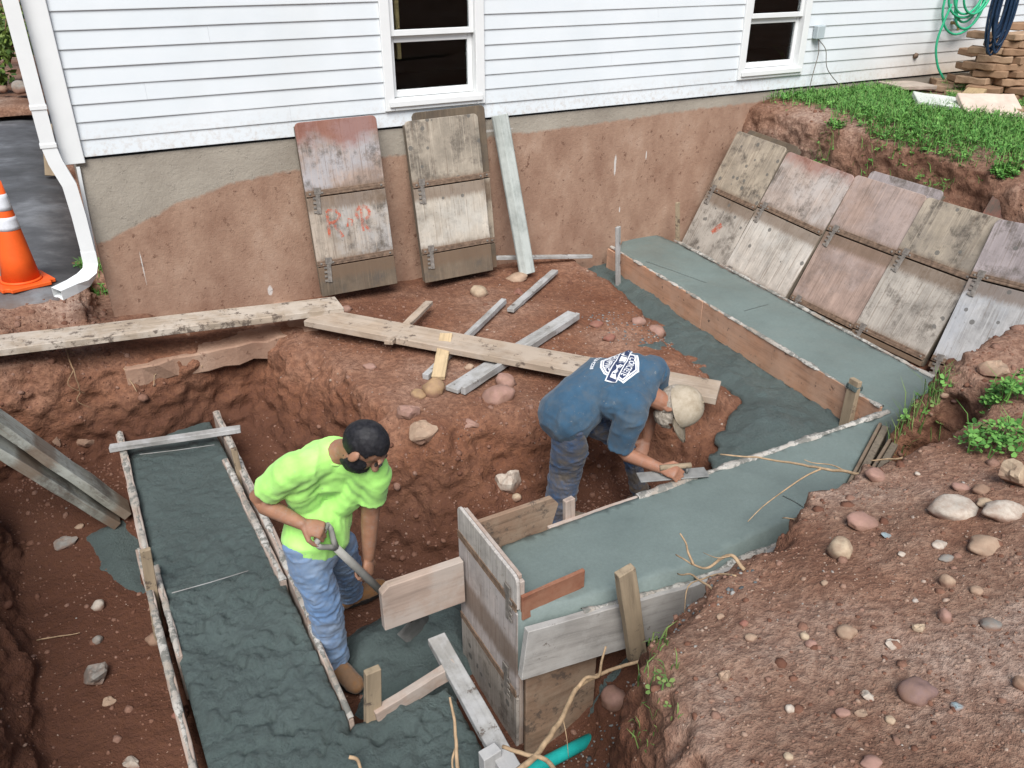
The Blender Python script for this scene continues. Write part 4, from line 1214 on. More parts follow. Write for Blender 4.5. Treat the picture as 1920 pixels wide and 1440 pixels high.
# two panels leaning on the west side of the left pit
for i, (bx, tx, lab) in enumerate((((-0.29, -1.25, -1.93), (-0.77, -1.25, -1.165), 'upper of two thick pale boards leaning in the left pit'), ((-0.36, -1.28, -1.96), (-0.80, -1.28, -1.31), 'lower of two thick boards leaning in the left pit'))):
    Bq, Tq = Vector(bx), Vector(tx)
    d = (Tq - Bq).normalized()
    M = lean_matrix(Bq, Bq + d, (0.0, 1.0, 0))
    o = board('pit_board', Bq, Bq + d * 1.33, 0.17, 0.055, m_panel('pit_panel%d' % i, (0.27, 0.27, 0.23), (0.46, 0.48, 0.44), 0.7, streak=0.6), up=M.col[2].xyz, cut=8, jit=0.004)
    tag(o, lab, 'board', 'boards leaning in the left pit')
# ------------------------------------------------------------------ stones
def rock_mesh(seed, sub=3, flat=0.75, ang=0.0):
    bm = bmesh.new(); bmesh.ops.create_icosphere(bm, subdivisions=sub, radius=0.5)
    V = np.array([v.co for v in bm.verts])
    n = fbm(V + seed * 3.3, 0.55, 3, seed) * (0.22 + ang * 0.25) + fbm(V + seed, 0.16, 2, seed + 9) * 0.03
    U = V / np.linalg.norm(V, axis=1)[:, None]
    W = V + U * n[:, None]
    if ang:   # knock flats off for broken, angular stones
        r = np.random.default_rng(seed)
        for _ in range(7):
            d = r.normal(size=3); d /= np.linalg.norm(d); lim = r.uniform(0.24, 0.40)
            e = W @ d - lim; W = W - np.outer(np.maximum(e, 0), d)
    W[:, 2] *= flat
    W = W / (W.max(0) - W.min(0))
    for v, c in zip(bm.verts, W): v.co = c
    me = bm_mesh('rock', bm)
    me.polygons.foreach_set('use_smooth', [not ang] * len(me.polygons))
    return me
ROUND = [rock_mesh(i, 3) for i in range(1, 7)]
ANG = [rock_mesh(i + 20, 3, 0.8, 1.0) for i in range(1, 6)]
def m_rock(name, c, dirt=0.45):
    k = NT(name, 0.75, 0.3)
    g = k.n('ShaderNodeNewGeometry')
    f = k.noise(14, 6, 0.65, vec=g.outputs['Position'])
    c1 = k.ramp(f, [(0.3, [x * 0.72 for x in c]), (0.55, c), (0.75, [min(1, x * 1.2) for x in c])])
    # soil still clinging to the lower half
    oz = k.sep(k.co.outputs['Object'])[2]
    m = k.math('MULTIPLY', k.ramp(k.math('ADD', oz, k.math('MULTIPLY', k.noise(9, 5, 0.7, vec=g.outputs['Position']), 0.9)), [(0.32, 1), (0.62, 0)]), dirt * 2)
    dust = k.ramp(k.noise(22, 6, 0.75, vec=g.outputs['Position']), [(0.42, 0.0), (0.66, 0.6)])
    k.col(k.mix(dust, k.mix(m, c1, (0.19, 0.10, 0.07)), (0.26, 0.16, 0.11)))
    k.bump(f, 0.35, 0.006)
    return k.m
RC = {'white': m_rock('pale_stone', (0.50, 0.44, 0.37)), 'cream': m_rock('cream_stone', (0.46, 0.36, 0.25)), 'pink': m_rock('pink_stone', (0.34, 0.20, 0.16)), 'tan': m_rock('tan_stone', (0.38, 0.27, 0.19)),
      'ochre': m_rock('ochre_stone', (0.37, 0.24, 0.13)), 'mauve': m_rock('mauve_stone', (0.22, 0.14, 0.125)), 'red': m_rock('red_stone', (0.23, 0.095, 0.07)), 'grey': m_rock('grey_stone', (0.26, 0.245, 0.22)),
      'brown': m_rock('brown_stone', (0.25, 0.16, 0.11)), 'blue': m_rock('blue_stone', (0.24, 0.31, 0.33))}
rrng = random.Random(99)
def rock(px, w, h, col, label, group, ang=False, sink=0.36, name='rock'):
    loc, nrm = gcast(*px)
    depth = (np.array(loc) - CAM) @ FWD
    sx = w / FPX * depth; sz = h / FPX * depth
    o = link(name, rrng.choice(ANG if ang else ROUND), None)
    if not o.data.materials: o.data.materials.append(None)
    o.material_slots[0].link = 'OBJECT'; o.material_slots[0].material = RC[col]
    o.scale = (sx, (sx + sz) * 0.5, max(sz * 0.85, sx * 0.42))
    o.rotation_euler = (rrng.uniform(-.2, .2), rrng.uniform(-.25, .25), -YAW + rrng.uniform(-.35, .35))
    o.location = Vector(loc) + Vector((0, 0, o.scale.z * (0.5 - sink)))
    return tag(o, label, 'rock', group)
G_I, G_B, G_P = 'stones on the soil island', 'stones on the near bank', 'stones in the left pit'
for r in [
    ((900, 552), 36, 30, 'cream', 'round cream stone lying in front of the leaning post', G_I), ((970, 524), 44, 20, 'tan', 'flat tan stone at the foot of the leaning post', G_I),
    ((935, 748), 66, 46, 'pink', 'large smooth pink boulder below the wide grey board', G_I), ((815, 735), 44, 48, 'ochre', 'ochre stone at the lower end of the thin lath', G_I),
    ((784, 742), 32, 20, 'ochre', 'flat ochre stone touching the ochre boulder', G_I), ((950, 720), 42, 34, 'pink', 'pink stone just above the large smooth boulder', G_I),
    ((960, 905), 50, 52, 'white', 'pale angular stone stuck in the steep soil face between the two men', G_I, True, .45), ((968, 935), 18, 18, 'cream', 'small cream stone below the pale angular one', G_I),
    ((772, 778), 46, 32, 'pink', 'pinkish stone at the upper edge of the pit', G_I, True), ((795, 812), 56, 40, 'tan', 'tan stone bedded in the pit edge behind the dark haired head', G_I, True, .45),
    ((880, 798), 34, 20, 'pink', 'pink angular stone on the soil step', G_I, True), ((928, 680), 22, 16, 'pink', 'small pink stone tucked under the long plank', G_I), ((962, 690), 22, 14, 'red', 'small red stone beside the plank edge', G_I),
    ((650, 582), 24, 16, 'pink', 'small pink stone near the end of the muddy plank', G_I), ((1232, 626), 36, 30, 'pink', 'round pink stone at the edge of the spilled concrete', G_I), ((1196, 606), 28, 20, 'pink', 'pink stone left of the round one by the concrete', G_I),
    ((1142, 636), 26, 18, 'red', 'red stone just behind the man in blue', G_I), ((1118, 610), 28, 16, 'red', 'flat red stone behind the blue shirt', G_I), ((970, 550), 22, 18, 'red', 'small red stone near the cream stone', G_I, True),
    ((694, 690), 26, 16, 'pink', 'stone left of the ochre boulder on the pit lip', G_I), ((880, 690), 20, 14, 'tan', 'small tan stone under the plank middle', G_I),
    ((186, 1138), 26, 26, 'white', 'round whitish stone on the left pit floor', G_P), ((184, 1202), 20, 20, 'grey', 'small round grey stone on the left pit floor', G_P), ((185, 1270), 54, 50, 'grey', 'big flat grey stone on the left pit floor', G_P, True),
    ((206, 1318), 24, 18, 'tan', 'small tan stone below the big grey one', G_P, True), ((292, 1200), 34, 26, 'brown', 'brown stone against the left form board', G_P), ((125, 1020), 44, 16, 'grey', 'grey concrete chunk by the spilled puddle', G_P, True),
    ((150, 988), 18, 10, 'tan', 'tiny pale stone beyond the concrete chunk', G_P), ((248, 1432), 34, 18, 'white', 'white stone at the bottom edge of the left pit', G_P, True), ((340, 1340), 32, 26, 'red', 'red stone against the near left form edge', G_P),
    ((635, 1316), 20, 16, 'red', 'small red stone in front of the boot', G_P), ((108, 830), 16, 22, 'brown', 'brown stone by the end of the cross piece', G_P, True), ((165, 832), 34, 18, 'brown', 'brown flake of rock near the cross piece', G_P, True),
    ((215, 935), 26, 22, 'brown', 'brown broken stone beside the leaning pit panels', G_P, True), ((250, 915), 24, 24, 'pink', 'pinkish broken stone beside the left form board', G_P, True),
    ((1790, 958), 92, 42, 'white', 'large white boulder, left of the two big ones on the near bank', G_B, False, .4), ((1880, 962), 86, 34, 'white', 'long white boulder at the right edge of the near bank', G_B, False, .4),
    ((1845, 946), 32, 22, 'cream', 'cream stone between the two white boulders', G_B), ((1897, 908), 42, 66, 'cream', 'pointed pale stone standing at the right edge', G_B, True, .15), ((1838, 922), 34, 26, 'brown', 'round brown stone above the white boulders', G_B),
    ((1800, 916), 36, 18, 'pink', 'flat pinkish stone left of the round brown one', G_B), ((1617, 982), 64, 30, 'pink', 'broad pink boulder left of the white ones', G_B, False, .35), ((1575, 1038), 46, 52, 'cream', 'tall rounded cream stone by the bank edge', G_B, False, .3),
    ((1720, 1306), 70, 50, 'mauve', 'large smooth mauve stone low on the bank', G_B, False, .3), ((1588, 1190), 38, 32, 'tan', 'oval tan stone in the middle of the bank', G_B), ((1770, 1160), 24, 38, 'pink', 'upright oval pink stone right of the bank middle', G_B),
    ((1857, 1174), 38, 26, 'grey', 'smooth grey stone near the right edge of the bank', G_B), ((1775, 1094), 24, 34, 'tan', 'upright tan stone above the oval pink one', G_B), ((1725, 1180), 24, 20, 'cream', 'cream chip left of the upright pink stone', G_B, True),
    ((1832, 1110), 26, 20, 'tan', 'tan stone above the grey one', G_B), ((1850, 1026), 84, 34, 'tan', 'soil caked wide tan boulder half buried by the right edge', G_B, False, .5), ((1762, 1024), 30, 16, 'white', 'flat white stone left of the half buried boulder', G_B),
    ((1774, 1048), 28, 14, 'grey', 'flat grey green stone below the flat white one', G_B), ((1408, 1198), 24, 18, 'tan', 'tan stone near the left slope of the bank', G_B), ((1509, 1196), 18, 20, 'cream', 'cream stone, upper of a little group in mid bank', G_B),
    ((1520, 1210), 22, 20, 'pink', 'pink stone, lower of a little group in mid bank', G_B), ((1675, 1210), 28, 18, 'white', 'white chip between the tan oval and the pink oval', G_B, True), ((1480, 1332), 20, 20, 'white', 'white pebble low in the middle of the bank', G_B),
    ((1362, 1270), 24, 26, 'tan', 'tan broken stone on the left slope', G_B, True), ((1627, 1308), 26, 20, 'white', 'white broken stone left of the mauve one', G_B, True), ((1615, 1340), 22, 18, 'tan', 'tan chip below the white broken stone', G_B, True),
    ((1580, 1338), 28, 16, 'pink', 'flat pink stone left of the tan chip', G_B), ((1670, 1352), 20, 18, 'cream', 'cream stone below the mauve boulder', G_B), ((1478, 1420), 18, 16, 'cream', 'cream stone near the bottom of the bank', G_B),
    ((1634, 1432), 40, 24, 'pink', 'pink stone cut by the bottom edge', G_B), ((1912, 1284), 26, 30, 'brown', 'brown stone cut by the right edge', G_B), ((1795, 1328), 28, 16, 'blue', 'blue grey stone right of the mauve boulder', G_B, True),
    ((1662, 1006), 22, 12, 'blue', 'blue grey chip below the broad pink boulder', G_B, True), ((1642, 894), 40, 26, 'pink', 'pink stone on the bank lip beside the old standing panels', G_B), ((1862, 700), 46, 46, 'tan', 'tan boulder in the soil crest at the right', G_B, True, .35),
    ((1770, 742), 18, 14, 'tan', 'pinkish pebble on the soil crest', G_B), ((1790, 752), 14, 10, 'pink', 'small pink pebble right of the crest pebble', G_B), ((1856, 868), 16, 10, 'white', 'small white stone near the green weeds', G_B), ((1720, 890), 12, 10, 'white', 'small pale stone by the dark hollow', G_B),
    ((1350, 1158), 16, 12, 'tan', 'tan pebble below the root tangle', G_B), ((1395, 1170), 18, 14, 'red', 'red pebble left of the tan stone', G_B), ((1545, 1095), 14, 12, 'tan', 'pebble below the tall cream stone', G_B), ((1690, 1040), 16, 10, 'white', 'white pebble under the broad pink boulder', G_B),
    ((1150, 1315), 46, 50, 'pink', 'pink boulder wedged at the foot of the bank above the teal pipe', G_B, False, .3),
]:
    rock(*r)

# small stones and clods nobody could count
def scatter(name, regions, count, rmin, rmax, mat, seed, label, power=2.2, flat=0.7, sub=1):
    r = np.random.default_rng(seed)
    bm = bmesh.new(); bmesh.ops.create_icosphere(bm, subdivisions=sub, radius=1.0)
    bv = np.array([v.co for v in bm.verts]); bf = np.array([[v.index for v in f.verts] for f in bm.faces]); bm.free()
    Vs, Fs, n = [], [], 0
    done = 0; tries = 0
    while done < count and tries < count * 6:
        tries += 1
        x0, x1, y0, y1 = regions[r.integers(len(regions))]
        x, y = r.uniform(x0, x1), r.uniform(y0, y1)
        loc, nrm, i, d = GBVH.ray_cast(Vector((x, y, 3)), Vector((0, 0, -1)))
        if loc is None: continue
        if nrm.z < 0.45 and r.random() < .6: continue
        if y > -0.02 and x > -0.1: continue
        s = rmin * (1 - r.random() * (1 - (rmin / rmax) ** power)) ** (-1 / power)
        A = r.normal(size=(3, 3)); Q, _ = np.linalg.qr(A)
        sc = s * np.array([1, r.uniform(.65, 1), r.uniform(.45, .9) * flat / .7])
        W = (bv * (1 + r.uniform(-.24, .2, len(bv)))[:, None] * sc) @ Q.T
        W[:, 2] *= 0.85
        Vs.append(W + np.array([loc.x, loc.y, loc.z - s * 0.12])); Fs.append(bf + n); n += len(bv); done += 1
    o = link(name, np_mesh(name, np.concatenate(Vs), np.concatenate(Fs)), mat, None, False)
    return tag(o, label, 'gravel' if 'stone' in name else 'soil', kind='stuff')
def m_pebble():
    k = NT('mixed_pebbles', 0.8, 0.3)
    g = k.n('ShaderNodeNewGeometry'); r = g.outputs['Random Per Island']
    c = k.ramp(r, [(0.0, (0.17, 0.085, 0.06)), (0.3, (0.25, 0.135, 0.10)), (0.5, (0.33, 0.22, 0.165)), (0.8, (0.38, 0.28, 0.215)), (0.93, (0.43, 0.35, 0.29)), (0.98, (0.25, 0.29, 0.29)), (1.0, (0.52, 0.46, 0.40))])
    g2 = k.noise(55, 4, 0.7, vec=g.outputs['Position'])
    k.col(k.mix(k.ramp(g2, [(0.4, 0.75), (0.6, 0.15)]), c, (0.23, 0.13, 0.085))); return k.m
def m_clod():
    k = NT('soil_clods', 0.95, 0.1)
    g = k.n('ShaderNodeNewGeometry'); r = g.outputs['Random Per Island']
    c = k.ramp(r, [(0.0, (0.13, 0.06, 0.04)), (0.5, (0.21, 0.108, 0.073)), (1.0, (0.30, 0.185, 0.14))])
    f = k.noise(60, 4, 0.7, vec=g.outputs['Position'])
    k.col(k.mix(k.ramp(f, [(0.4, 0.4), (0.6, 0)]), c, (0.12, 0.055, 0.037))); k.bump(f, 0.6, 0.006); return k.m
MAT['pebble'], MAT['clod'] = m_pebble(), m_clod()
scatter('loose_stones', [(0.9, 4.4, -5.9, -3.9), (1.2, 3.2, -5.5, -4.1)], 3200, 0.0035, 0.018, MAT['pebble'], 3, 'fine mixed gravel strewn over the near bank', 2.6)
scatter('loose_stones', [(1.0, 3.9, -2.6, -0.15), (2.2, 3.7, -3.2, -1.4)], 1700, 0.004, 0.02, MAT['pebble'], 4, 'fine mixed gravel strewn over the soil island', 2.4)
scatter('loose_stones', [(-1.0, -0.2, -4.2, -0.6), (0.4, 2.5, -3.4, -0.7), (4.6, 6.2, -3.4, -0.1)], 700, 0.004, 0.017, MAT['pebble'], 5, 'fine gravel on the pit floor and along the right bank', 2.4)
scatter('soil_crumbs', [(0.9, 4.6, -5.9, -3.7), (1.0, 3.9, -3.2, -0.1), (-1.1, 1.0, -4.4, -0.6), (1.0, 2.6, -3.4, -2.2)], 9000, 0.005, 0.034, MAT['clod'], 6, 'crumbs of red soil lying loose everywhere', 2.4, 0.8)
scatter('soil_crumbs', [(4.8, 6.0, -3.6, -0.05), (3.3, 5.2, -4.0, -3.3), (-0.9, 0.0, -1.0, 0.2)], 2200, 0.006, 0.045, MAT['clod'], 7, 'crumbled soil along the right bank', 2.0, 0.8)
def m_grey_gravel():
    k = NT('grey_gravel', 0.8, 0.3); g = k.n('ShaderNodeNewGeometry')
    k.col(k.ramp(g.outputs['Random Per Island'], [(0, (0.06, 0.07, 0.075)), (0.6, (0.16, 0.17, 0.17)), (1, (0.32, 0.31, 0.29))])); return k.m
MAT['ggravel'] = m_grey_gravel()
q = [gcast(u, v)[0] for u, v in ((1150, 655), (1290, 640), (1260, 600))]
scatter('loose_stones', [(min(a.x for a in q), max(a.x for a in q), min(a.y for a in q), max(a.y for a in q)), (1.15, 1.9, -4.4, -3.95)], 420, 0.006, 0.018, MAT['ggravel'], 8, 'dark crushed stone spilled behind the man in blue and in the near trench', 2.2)

# ------------------------------------------------------------------ roots
MAT['root'] = m_plain('pale_root', (0.40, 0.28, 0.17), 0.85, 0.3, 30, bump=0.3)
MAT['root_dark'] = m_plain('brown_rootlets', (0.24, 0.155, 0.09), 0.9, 0.3, 30)
def root(label, main, r0, r1, subs=(), mat='root'):
    """main: list of world points from the soil outwards"""
    P = spline(main, 5)
    q = np.array(P); q = q + 0.006 * np.stack([fbm(q, 0.06, 2, 3), fbm(q, 0.06, 2, 4), fbm(q, 0.06, 2, 5)], -1)
    n = len(q)
    r0, r1 = r0 * .78, r1 * .78
    o = tube('root', q, [r0 + (r1 - r0) * i / (n - 1) for i in range(n)], 7, MAT[mat])
    for (sp, a, b) in subs:
        P2 = spline(sp, 4); m = len(P2)
        tube('rootlet', P2, [a + (b - a) * i / (m - 1) for i in range(m)], 6, MAT[mat], o)
    return tag(o, label, 'root', 'roots torn out of the bank')
def Zl(pts): return [Zp(u, v, z) for u, v, z in pts]
root('long pale root reaching over the front footing towards the cap', Zl([(1625, 893, -0.98), (1590, 886, -1.0), (1540, 879, -1.03), (1480, 867, -1.08), (1420, 859, -1.12), (1350, 852, -1.14)]), 0.011, 0.005,
     [(Zl([(1540, 879, -1.03), (1510, 893, -1.06), (1470, 920, -1.1), (1430, 950, -1.16), (1402, 978, -1.2)]), 0.005, 0.002), (Zl([(1590, 886, -1.0), (1560, 872, -1.02), (1525, 868, -1.04), (1508, 862, -1.03)]), 0.004, 0.002)])
root('pale forked root curling above the grey form board', Zl([(1395, 1068, -0.95), (1372, 1042, -0.93), (1345, 1052, -0.98), (1325, 1066, -1.02), (1300, 1058, -1.04), (1268, 1040, -1.06)]), 0.011, 0.004,
     [(Zl([(1300, 1058, -1.04), (1290, 1035, -1.0), (1286, 1018, -0.96), (1275, 1000, -0.92)]), 0.006, 0.003), (Zl([(1372, 1042, -0.93), (1345, 1046, -0.95), (1318, 1036, -0.97)]), 0.003, 0.001)])
root('second pale root below the forked one on the bank edge', Zl([(1360, 1120, -0.98), (1330, 1100, -1.0), (1300, 1080, -1.05), (1270, 1075, -1.1)]), 0.008, 0.004, [(Zl([(1380, 1080, -.95), (1350, 1076, -1.0), (1320, 1085, -1.05), (1290, 1100, -1.1), (1283, 1150, -1.2)]), 0.005, 0.002)])
root('thick pale root rising from the bottom edge past the teal pipe', Zl([(955, 1460, -1.35), (1010, 1408, -1.38), (1055, 1345, -1.42), (1085, 1288, -1.45), (1130, 1262, -1.48), (1200, 1238, -1.45), (1240, 1215, -1.35)]), 0.016, 0.008,
     [(Zl([(1085, 1288, -1.45), (1100, 1270, -1.42), (1122, 1268, -1.38), (1128, 1240, -1.3), (1136, 1212, -1.24)]), 0.009, 0.004), (Zl([(1055, 1345, -1.42), (1062, 1380, -1.5), (1066, 1420, -1.6)]), 0.003, 0.001)])
root('curved pale root at the bottom below the bulkhead panel', Zl([(945, 1400, -1.4), (985, 1412, -1.38), (1025, 1425, -1.36), (1045, 1450, -1.34)]), 0.010, 0.012)
root('pale root sticking up through the rough concrete by the two by four', [Yp(843, 1308, -4.0), Yp(852, 1350, -4.05), Yp(855, 1400, -4.1), Yp(860, 1460, -4.2)], 0.006, 0.011, [([Yp(855, 1400, -4.1), Yp(848, 1425, -4.12), Yp(850, 1450, -4.15)], 0.005, 0.004)])
root('stub of pale root at the bottom edge on the rough concrete', [Zp(655, 1418, TOPL + .06), Zp(670, 1424, TOPL + .05), Zp(678, 1445, TOPL + .02)], 0.011, 0.008)
root('bent thin root on the bank lip below the long root', Zl([(1595, 968, -0.9), (1585, 945, -0.92), (1572, 925, -0.93), (1562, 918, -0.95)]), 0.006, 0.004)
root('thin double root on the bank lip above the grey board', Zl([(1572, 996, -0.9), (1535, 984, -0.93), (1505, 974, -0.97), (1465, 972, -1.02)]), 0.007, 0.003, [(Zl([(1505, 995, -.95), (1492, 978, -1.0), (1470, 970, -1.04)]), 0.004, 0.002)])
root('short pale root reaching over the old standing panels', Zl([(1692, 858, -1.05), (1660, 862, -1.08), (1632, 864, -1.1)]), 0.007, 0.004)
root('arched root over the near corner of the right footing', Zl([(1850, 715, -0.85), (1815, 707, -0.86), (1785, 715, -0.9), (1765, 725, -0.95), (1755, 735, -1.0)]), 0.008, 0.005)
root('thin root lying above the arched one against the panels', Zl([(1895, 672, -0.8), (1860, 672, -0.82), (1835, 668, -0.85), (1808, 670, -0.88)]), 0.006, 0.003)
for (pts, lab) in (([(70, 1198), (110, 1192), (150, 1186)], 'thin pale root on the left pit floor'), ([(232, 690), (245, 715), (255, 735)], 'thin root hanging in the far pit wall'), ([(375, 660), (378, 690)], 'fine root right of the far pit wall middle'),
                   ([(308, 690), (290, 705), (288, 725)], 'short root in the far pit wall')):
    P = [gcast(u, v)[0] + Vector((0, -0.02, 0.012)) for u, v in pts]
    root(lab, P, 0.005, 0.003)
P0 = [gcast(u, v)[0] + Vector((0.01, -0.05, 0.02)) for u, v in ((120, 655), (135, 695), (148, 735))]
root('tangled dark roots hanging under the left end of the plank', P0, 0.007, 0.004, [([P0[1], P0[1] + Vector((-.05, -.02, -.08)), P0[1] + Vector((.03, -.03, -.16))], .004, .002), ([P0[0], P0[0] + Vector((.06, -.02, -.06)), P0[0] + Vector((.07, -.02, -.17))], .004, .002), ([P0[2], P0[2] + Vector((-.03, -.02, -.05)), P0[2] + Vector((.04, -.02, -.12))], .004, .002)], 'root_dark')

# ------------------------------------------------------------------ grass and weeds
def m_leaf(name, a, b):
    k = NT(name, 0.6, 0.3)
    g = k.n('ShaderNodeNewGeometry')
    c = k.ramp(g.outputs['Random Per Island'], [(0, a), (1, b)])
    k.col(c)
    k.b.inputs['Transmission Weight'].default_value = 0.0
    return k.m
MAT['clover'] = m_leaf('clover_leaves', (0.05, 0.17, 0.03), (0.17, 0.36, 0.08))
MAT['blade'] = m_leaf('grass_blades', (0.07, 0.16, 0.035), (0.19, 0.26, 0.08))
def leaf_field(name, spots, seed, leaf=(0.012, 0.022), hgt=(0.015, 0.05), blades=0.25, mat='clover', parent=None, bh=(0.05, 0.11)):
    r = np.random.default_rng(seed)
    V, F = [], []
    n = 0
    for p in spots:
        p = np.array(p)
        if r.random() < blades:
            h = r.uniform(*bh); a = r.uniform(0, 6.28); lean = r.uniform(.2, .9) * h; w = r.uniform(.002, .0035)
            d = np.array([math.cos(a), math.sin(a), 0]); s_ = np.array([-d[1], d[0], 0]) * w
            m = p + d * lean * .35 + np.array([0, 0, h * .7]); t = p + d * lean + np.array([0, 0, h * .95])
            V += [p - s_, p + s_, m + s_ * .8, m - s_ * .8, t + s_ * .1, t - s_ * .1]; F += [(n, n + 1, n + 2, n + 3), (n + 3, n + 2, n + 4, n + 5)]; n += 6
        else:
            h = r.uniform(*hgt); c = p + np.array([r.uniform(-.01, .01), r.uniform(-.01, .01), h]); s = r.uniform(*leaf); a0 = r.uniform(0, 6.28)
            tilt = r.normal(0, .35, 2)
            for k in range(3):
                a = a0 + k * 2.094; d = np.array([math.cos(a), math.sin(a), 0]); e = np.array([-d[1], d[0], 0])
                def q(u, w): 
                    v = d * u * s + e * w * s
                    return c + v + np.array([0, 0, tilt[0] * v[0] + tilt[1] * v[1] + 0.15 * u * s])
                V += [q(0.03, 0), q(.55, -.42), q(1.0, -.25), q(1.0, .25), q(.55, .42)]; F += [(n, n + 1, n + 2, n + 3), (n, n + 3, n + 4, n + 4)]; n += 5
    F4 = [f for f in F]
    me = bpy.data.meshes.new(name)
    me.from_pydata([tuple(v) for v in V], [], [tuple(dict.fromkeys(f)) for f in F4]); me.update()
    return link(name, me, MAT[mat], parent)
lawn_px = [(1345, 192), (1400, 205), (1440, 212), (1480, 218), (1520, 224), (1560, 236), (1600, 256), (1650, 276), (1700, 292), (1760, 300), (1830, 296), (1900, 312), (1990, 330), (2100, 240), (1990, 150), (1760, 150), (1700, 142), (1560, 150), (1480, 165), (1390, 178)]
LP = [Zp(u, v - (12 if i < 13 else 0), -0.12)[:2] for i, (u, v) in enumerate(lawn_px)]
rr = np.random.default_rng(5)
lo_, hi_ = np.min(LP, 0), np.max(LP, 0)
cand = np.stack([rr.uniform(lo_[0], hi_[0], 60000), rr.uniform(lo_[1], min(hi_[1], -0.02), 60000)], -1)
sd = poly_sd(cand[:, 0], cand[:, 1], LP)
pn = n2(cand[:, 0], cand[:, 1], 0.25, 3, 91)
dens = sstep(0.06, -0.32, sd + 0.16 * pn) ** 1.3
bare = poly_sd(cand[:, 0], cand[:, 1], [Zp(u, v, -.1)[:2] for u, v in ((1665, 165), (1700, 152), (1760, 160), (1780, 200), (1700, 185))])
dens = dens * (bare > 0) * np.where(cand[:, 0] > 7.6, .25, 1.0)
keep = cand[(rr.random(len(cand)) < dens * 0.9)][:24000]
spots = [(x, y, gz(x, y) - 0.004) for x, y in keep]
lawn = leaf_field('grass', spots, 1, (0.012, 0.024), (0.010, 0.06), 0.5)
tag(lawn, 'dense clover and grass growing on the bank beside the house', 'grass', kind='stuff')
rs = np.random.default_rng(17)
straw = [spots[i] for i in rs.choice(len(spots), 2600, replace=False)]
tag(leaf_field('grass', straw, 31, blades=1.0, mat='blade', bh=(.04, .12)), 'pale longer grass blades standing in the clover', 'grass', kind='stuff')
def weed(name, px, rad, n, label, seed, blades=.3, hgt=(.02, .10), leaf=(.014, .03), bh=(.08, .2), mat='clover', squash=1.0, lift=0.0):
    c, _ = gcast(*px)
    r = np.random.default_rng(seed); sp_ = []
    for _ in range(n):
        a, q = r.uniform(0, 6.28), rad * math.sqrt(r.random())
        x, y = c.x + q * math.cos(a), c.y + q * math.sin(a) * squash
        sp_.append((x, y, gz(x, y) - .005 + lift))
    o = leaf_field(name, sp_, seed, leaf, hgt, blades, mat, None, bh)
    return tag(o, label, 'weeds', 'weeds on the banks', kind='stuff')
weed('weed_clump', (1865, 835), 0.14, 150, 'bright green leafy weed clump on the near bank', 2, .25)
weed('weed_clump', (1895, 742), 0.12, 110, 'bright green leafy weed at the right edge above the crevice', 3, .15)
weed('weed_clump', (1850, 770), 0.07, 50, 'small leafy weed beside the soil crevice', 4, .15)
weed('grass_tuft', (1722, 798), 0.13, 130, 'straggly grass hanging from the overhanging soil clod', 5, .95, bh=(.06, .2), mat='blade')
weed('grass_tuft', (1735, 748), 0.10, 60, 'sparse grass on top of the overhanging soil clod', 6, .7, mat='clover', bh=(.04, .1))
weed('grass_tuft', (1235, 1285), 0.08, 28, 'pale grass tuft low on the left slope of the bank', 7, .85, mat='blade', bh=(.03, .08))
weed('grass_tuft', (1240, 1370), 0.07, 12, 'sparse grass tuft at the foot of the left slope', 8, .9, mat='blade', bh=(.03, .07))
weed('grass_tuft', (1225, 1205), 0.05, 26, 'dry grass tuft beside the outer form board', 9, .95, mat='blade', bh=(.03, .09))
weed('grass_tuft', (1490, 150), 0.22, 160, 'tall grass growing against the siding below the right window', 10, .95, mat='clover', bh=(.12, .38), squash=.35)
weed('grass_tuft', (1390, 182), 0.16, 70, 'wispy grass at the corner of the excavation by the wall', 11, .95, mat='blade', bh=(.08, .25), squash=.3)
weed('weed_clump', (1557, 248), 0.10, 120, 'small clover clump on the bare soil above the panels', 12, .2, (.01, .04))
weed('weed_clump', (1885, 325), 0.10, 130, 'clover hanging over the edge of the right bank', 13, .2, (.01, .05))
weed('grass_tuft', (185, 520), 0.10, 90, 'grass growing at the foot of the downspout', 14, .7, (.01, .05), bh=(.04, .1))
weed('grass_tuft', (165, 500), 0.08, 60, 'grass behind the downspout elbow', 15, .7, (.01, .05), bh=(.04, .1))

# ------------------------------------------------------------------ driveway side
def m_asphalt():
    k = NT('worn_asphalt', 0.8, 0.35).world()
    f = k.noise(1.4, 6, 0.65); g = k.noise(140, 3, 0.7)
    c = k.ramp(f, [(0.36, (0.06, 0.062, 0.066)), (0.52, (0.10, 0.103, 0.11)), (0.66, (0.20, 0.205, 0.215))])
    soil = k.ramp(k.math('ADD', k.sep()[1], k.math('MULTIPLY', f, 1.2)), [(0.75, 1), (1.25, 0)])
    c = k.mix(k.math('MULTIPLY', soil, 0.7), c, (0.14, 0.085, 0.06))
    k.col(c); k.rough(k.ramp(f, [(0.4, 0.85), (0.65, 0.45)])); k.bump(g, 0.4, 0.004)
    return k.m
dw = slab('driveway', [(-6, 0.15), (-0.35, 0.12), (-0.16, 0.5), (-0.14, 8.0), (-6, 8.0)], lambda x, y, d: -0.915 + 0.0 * x - 0.05 * sstep(0.25, 0, d), 0.25, m_asphalt(), 0.05, seed=3)
tag(dw, kind='structure')
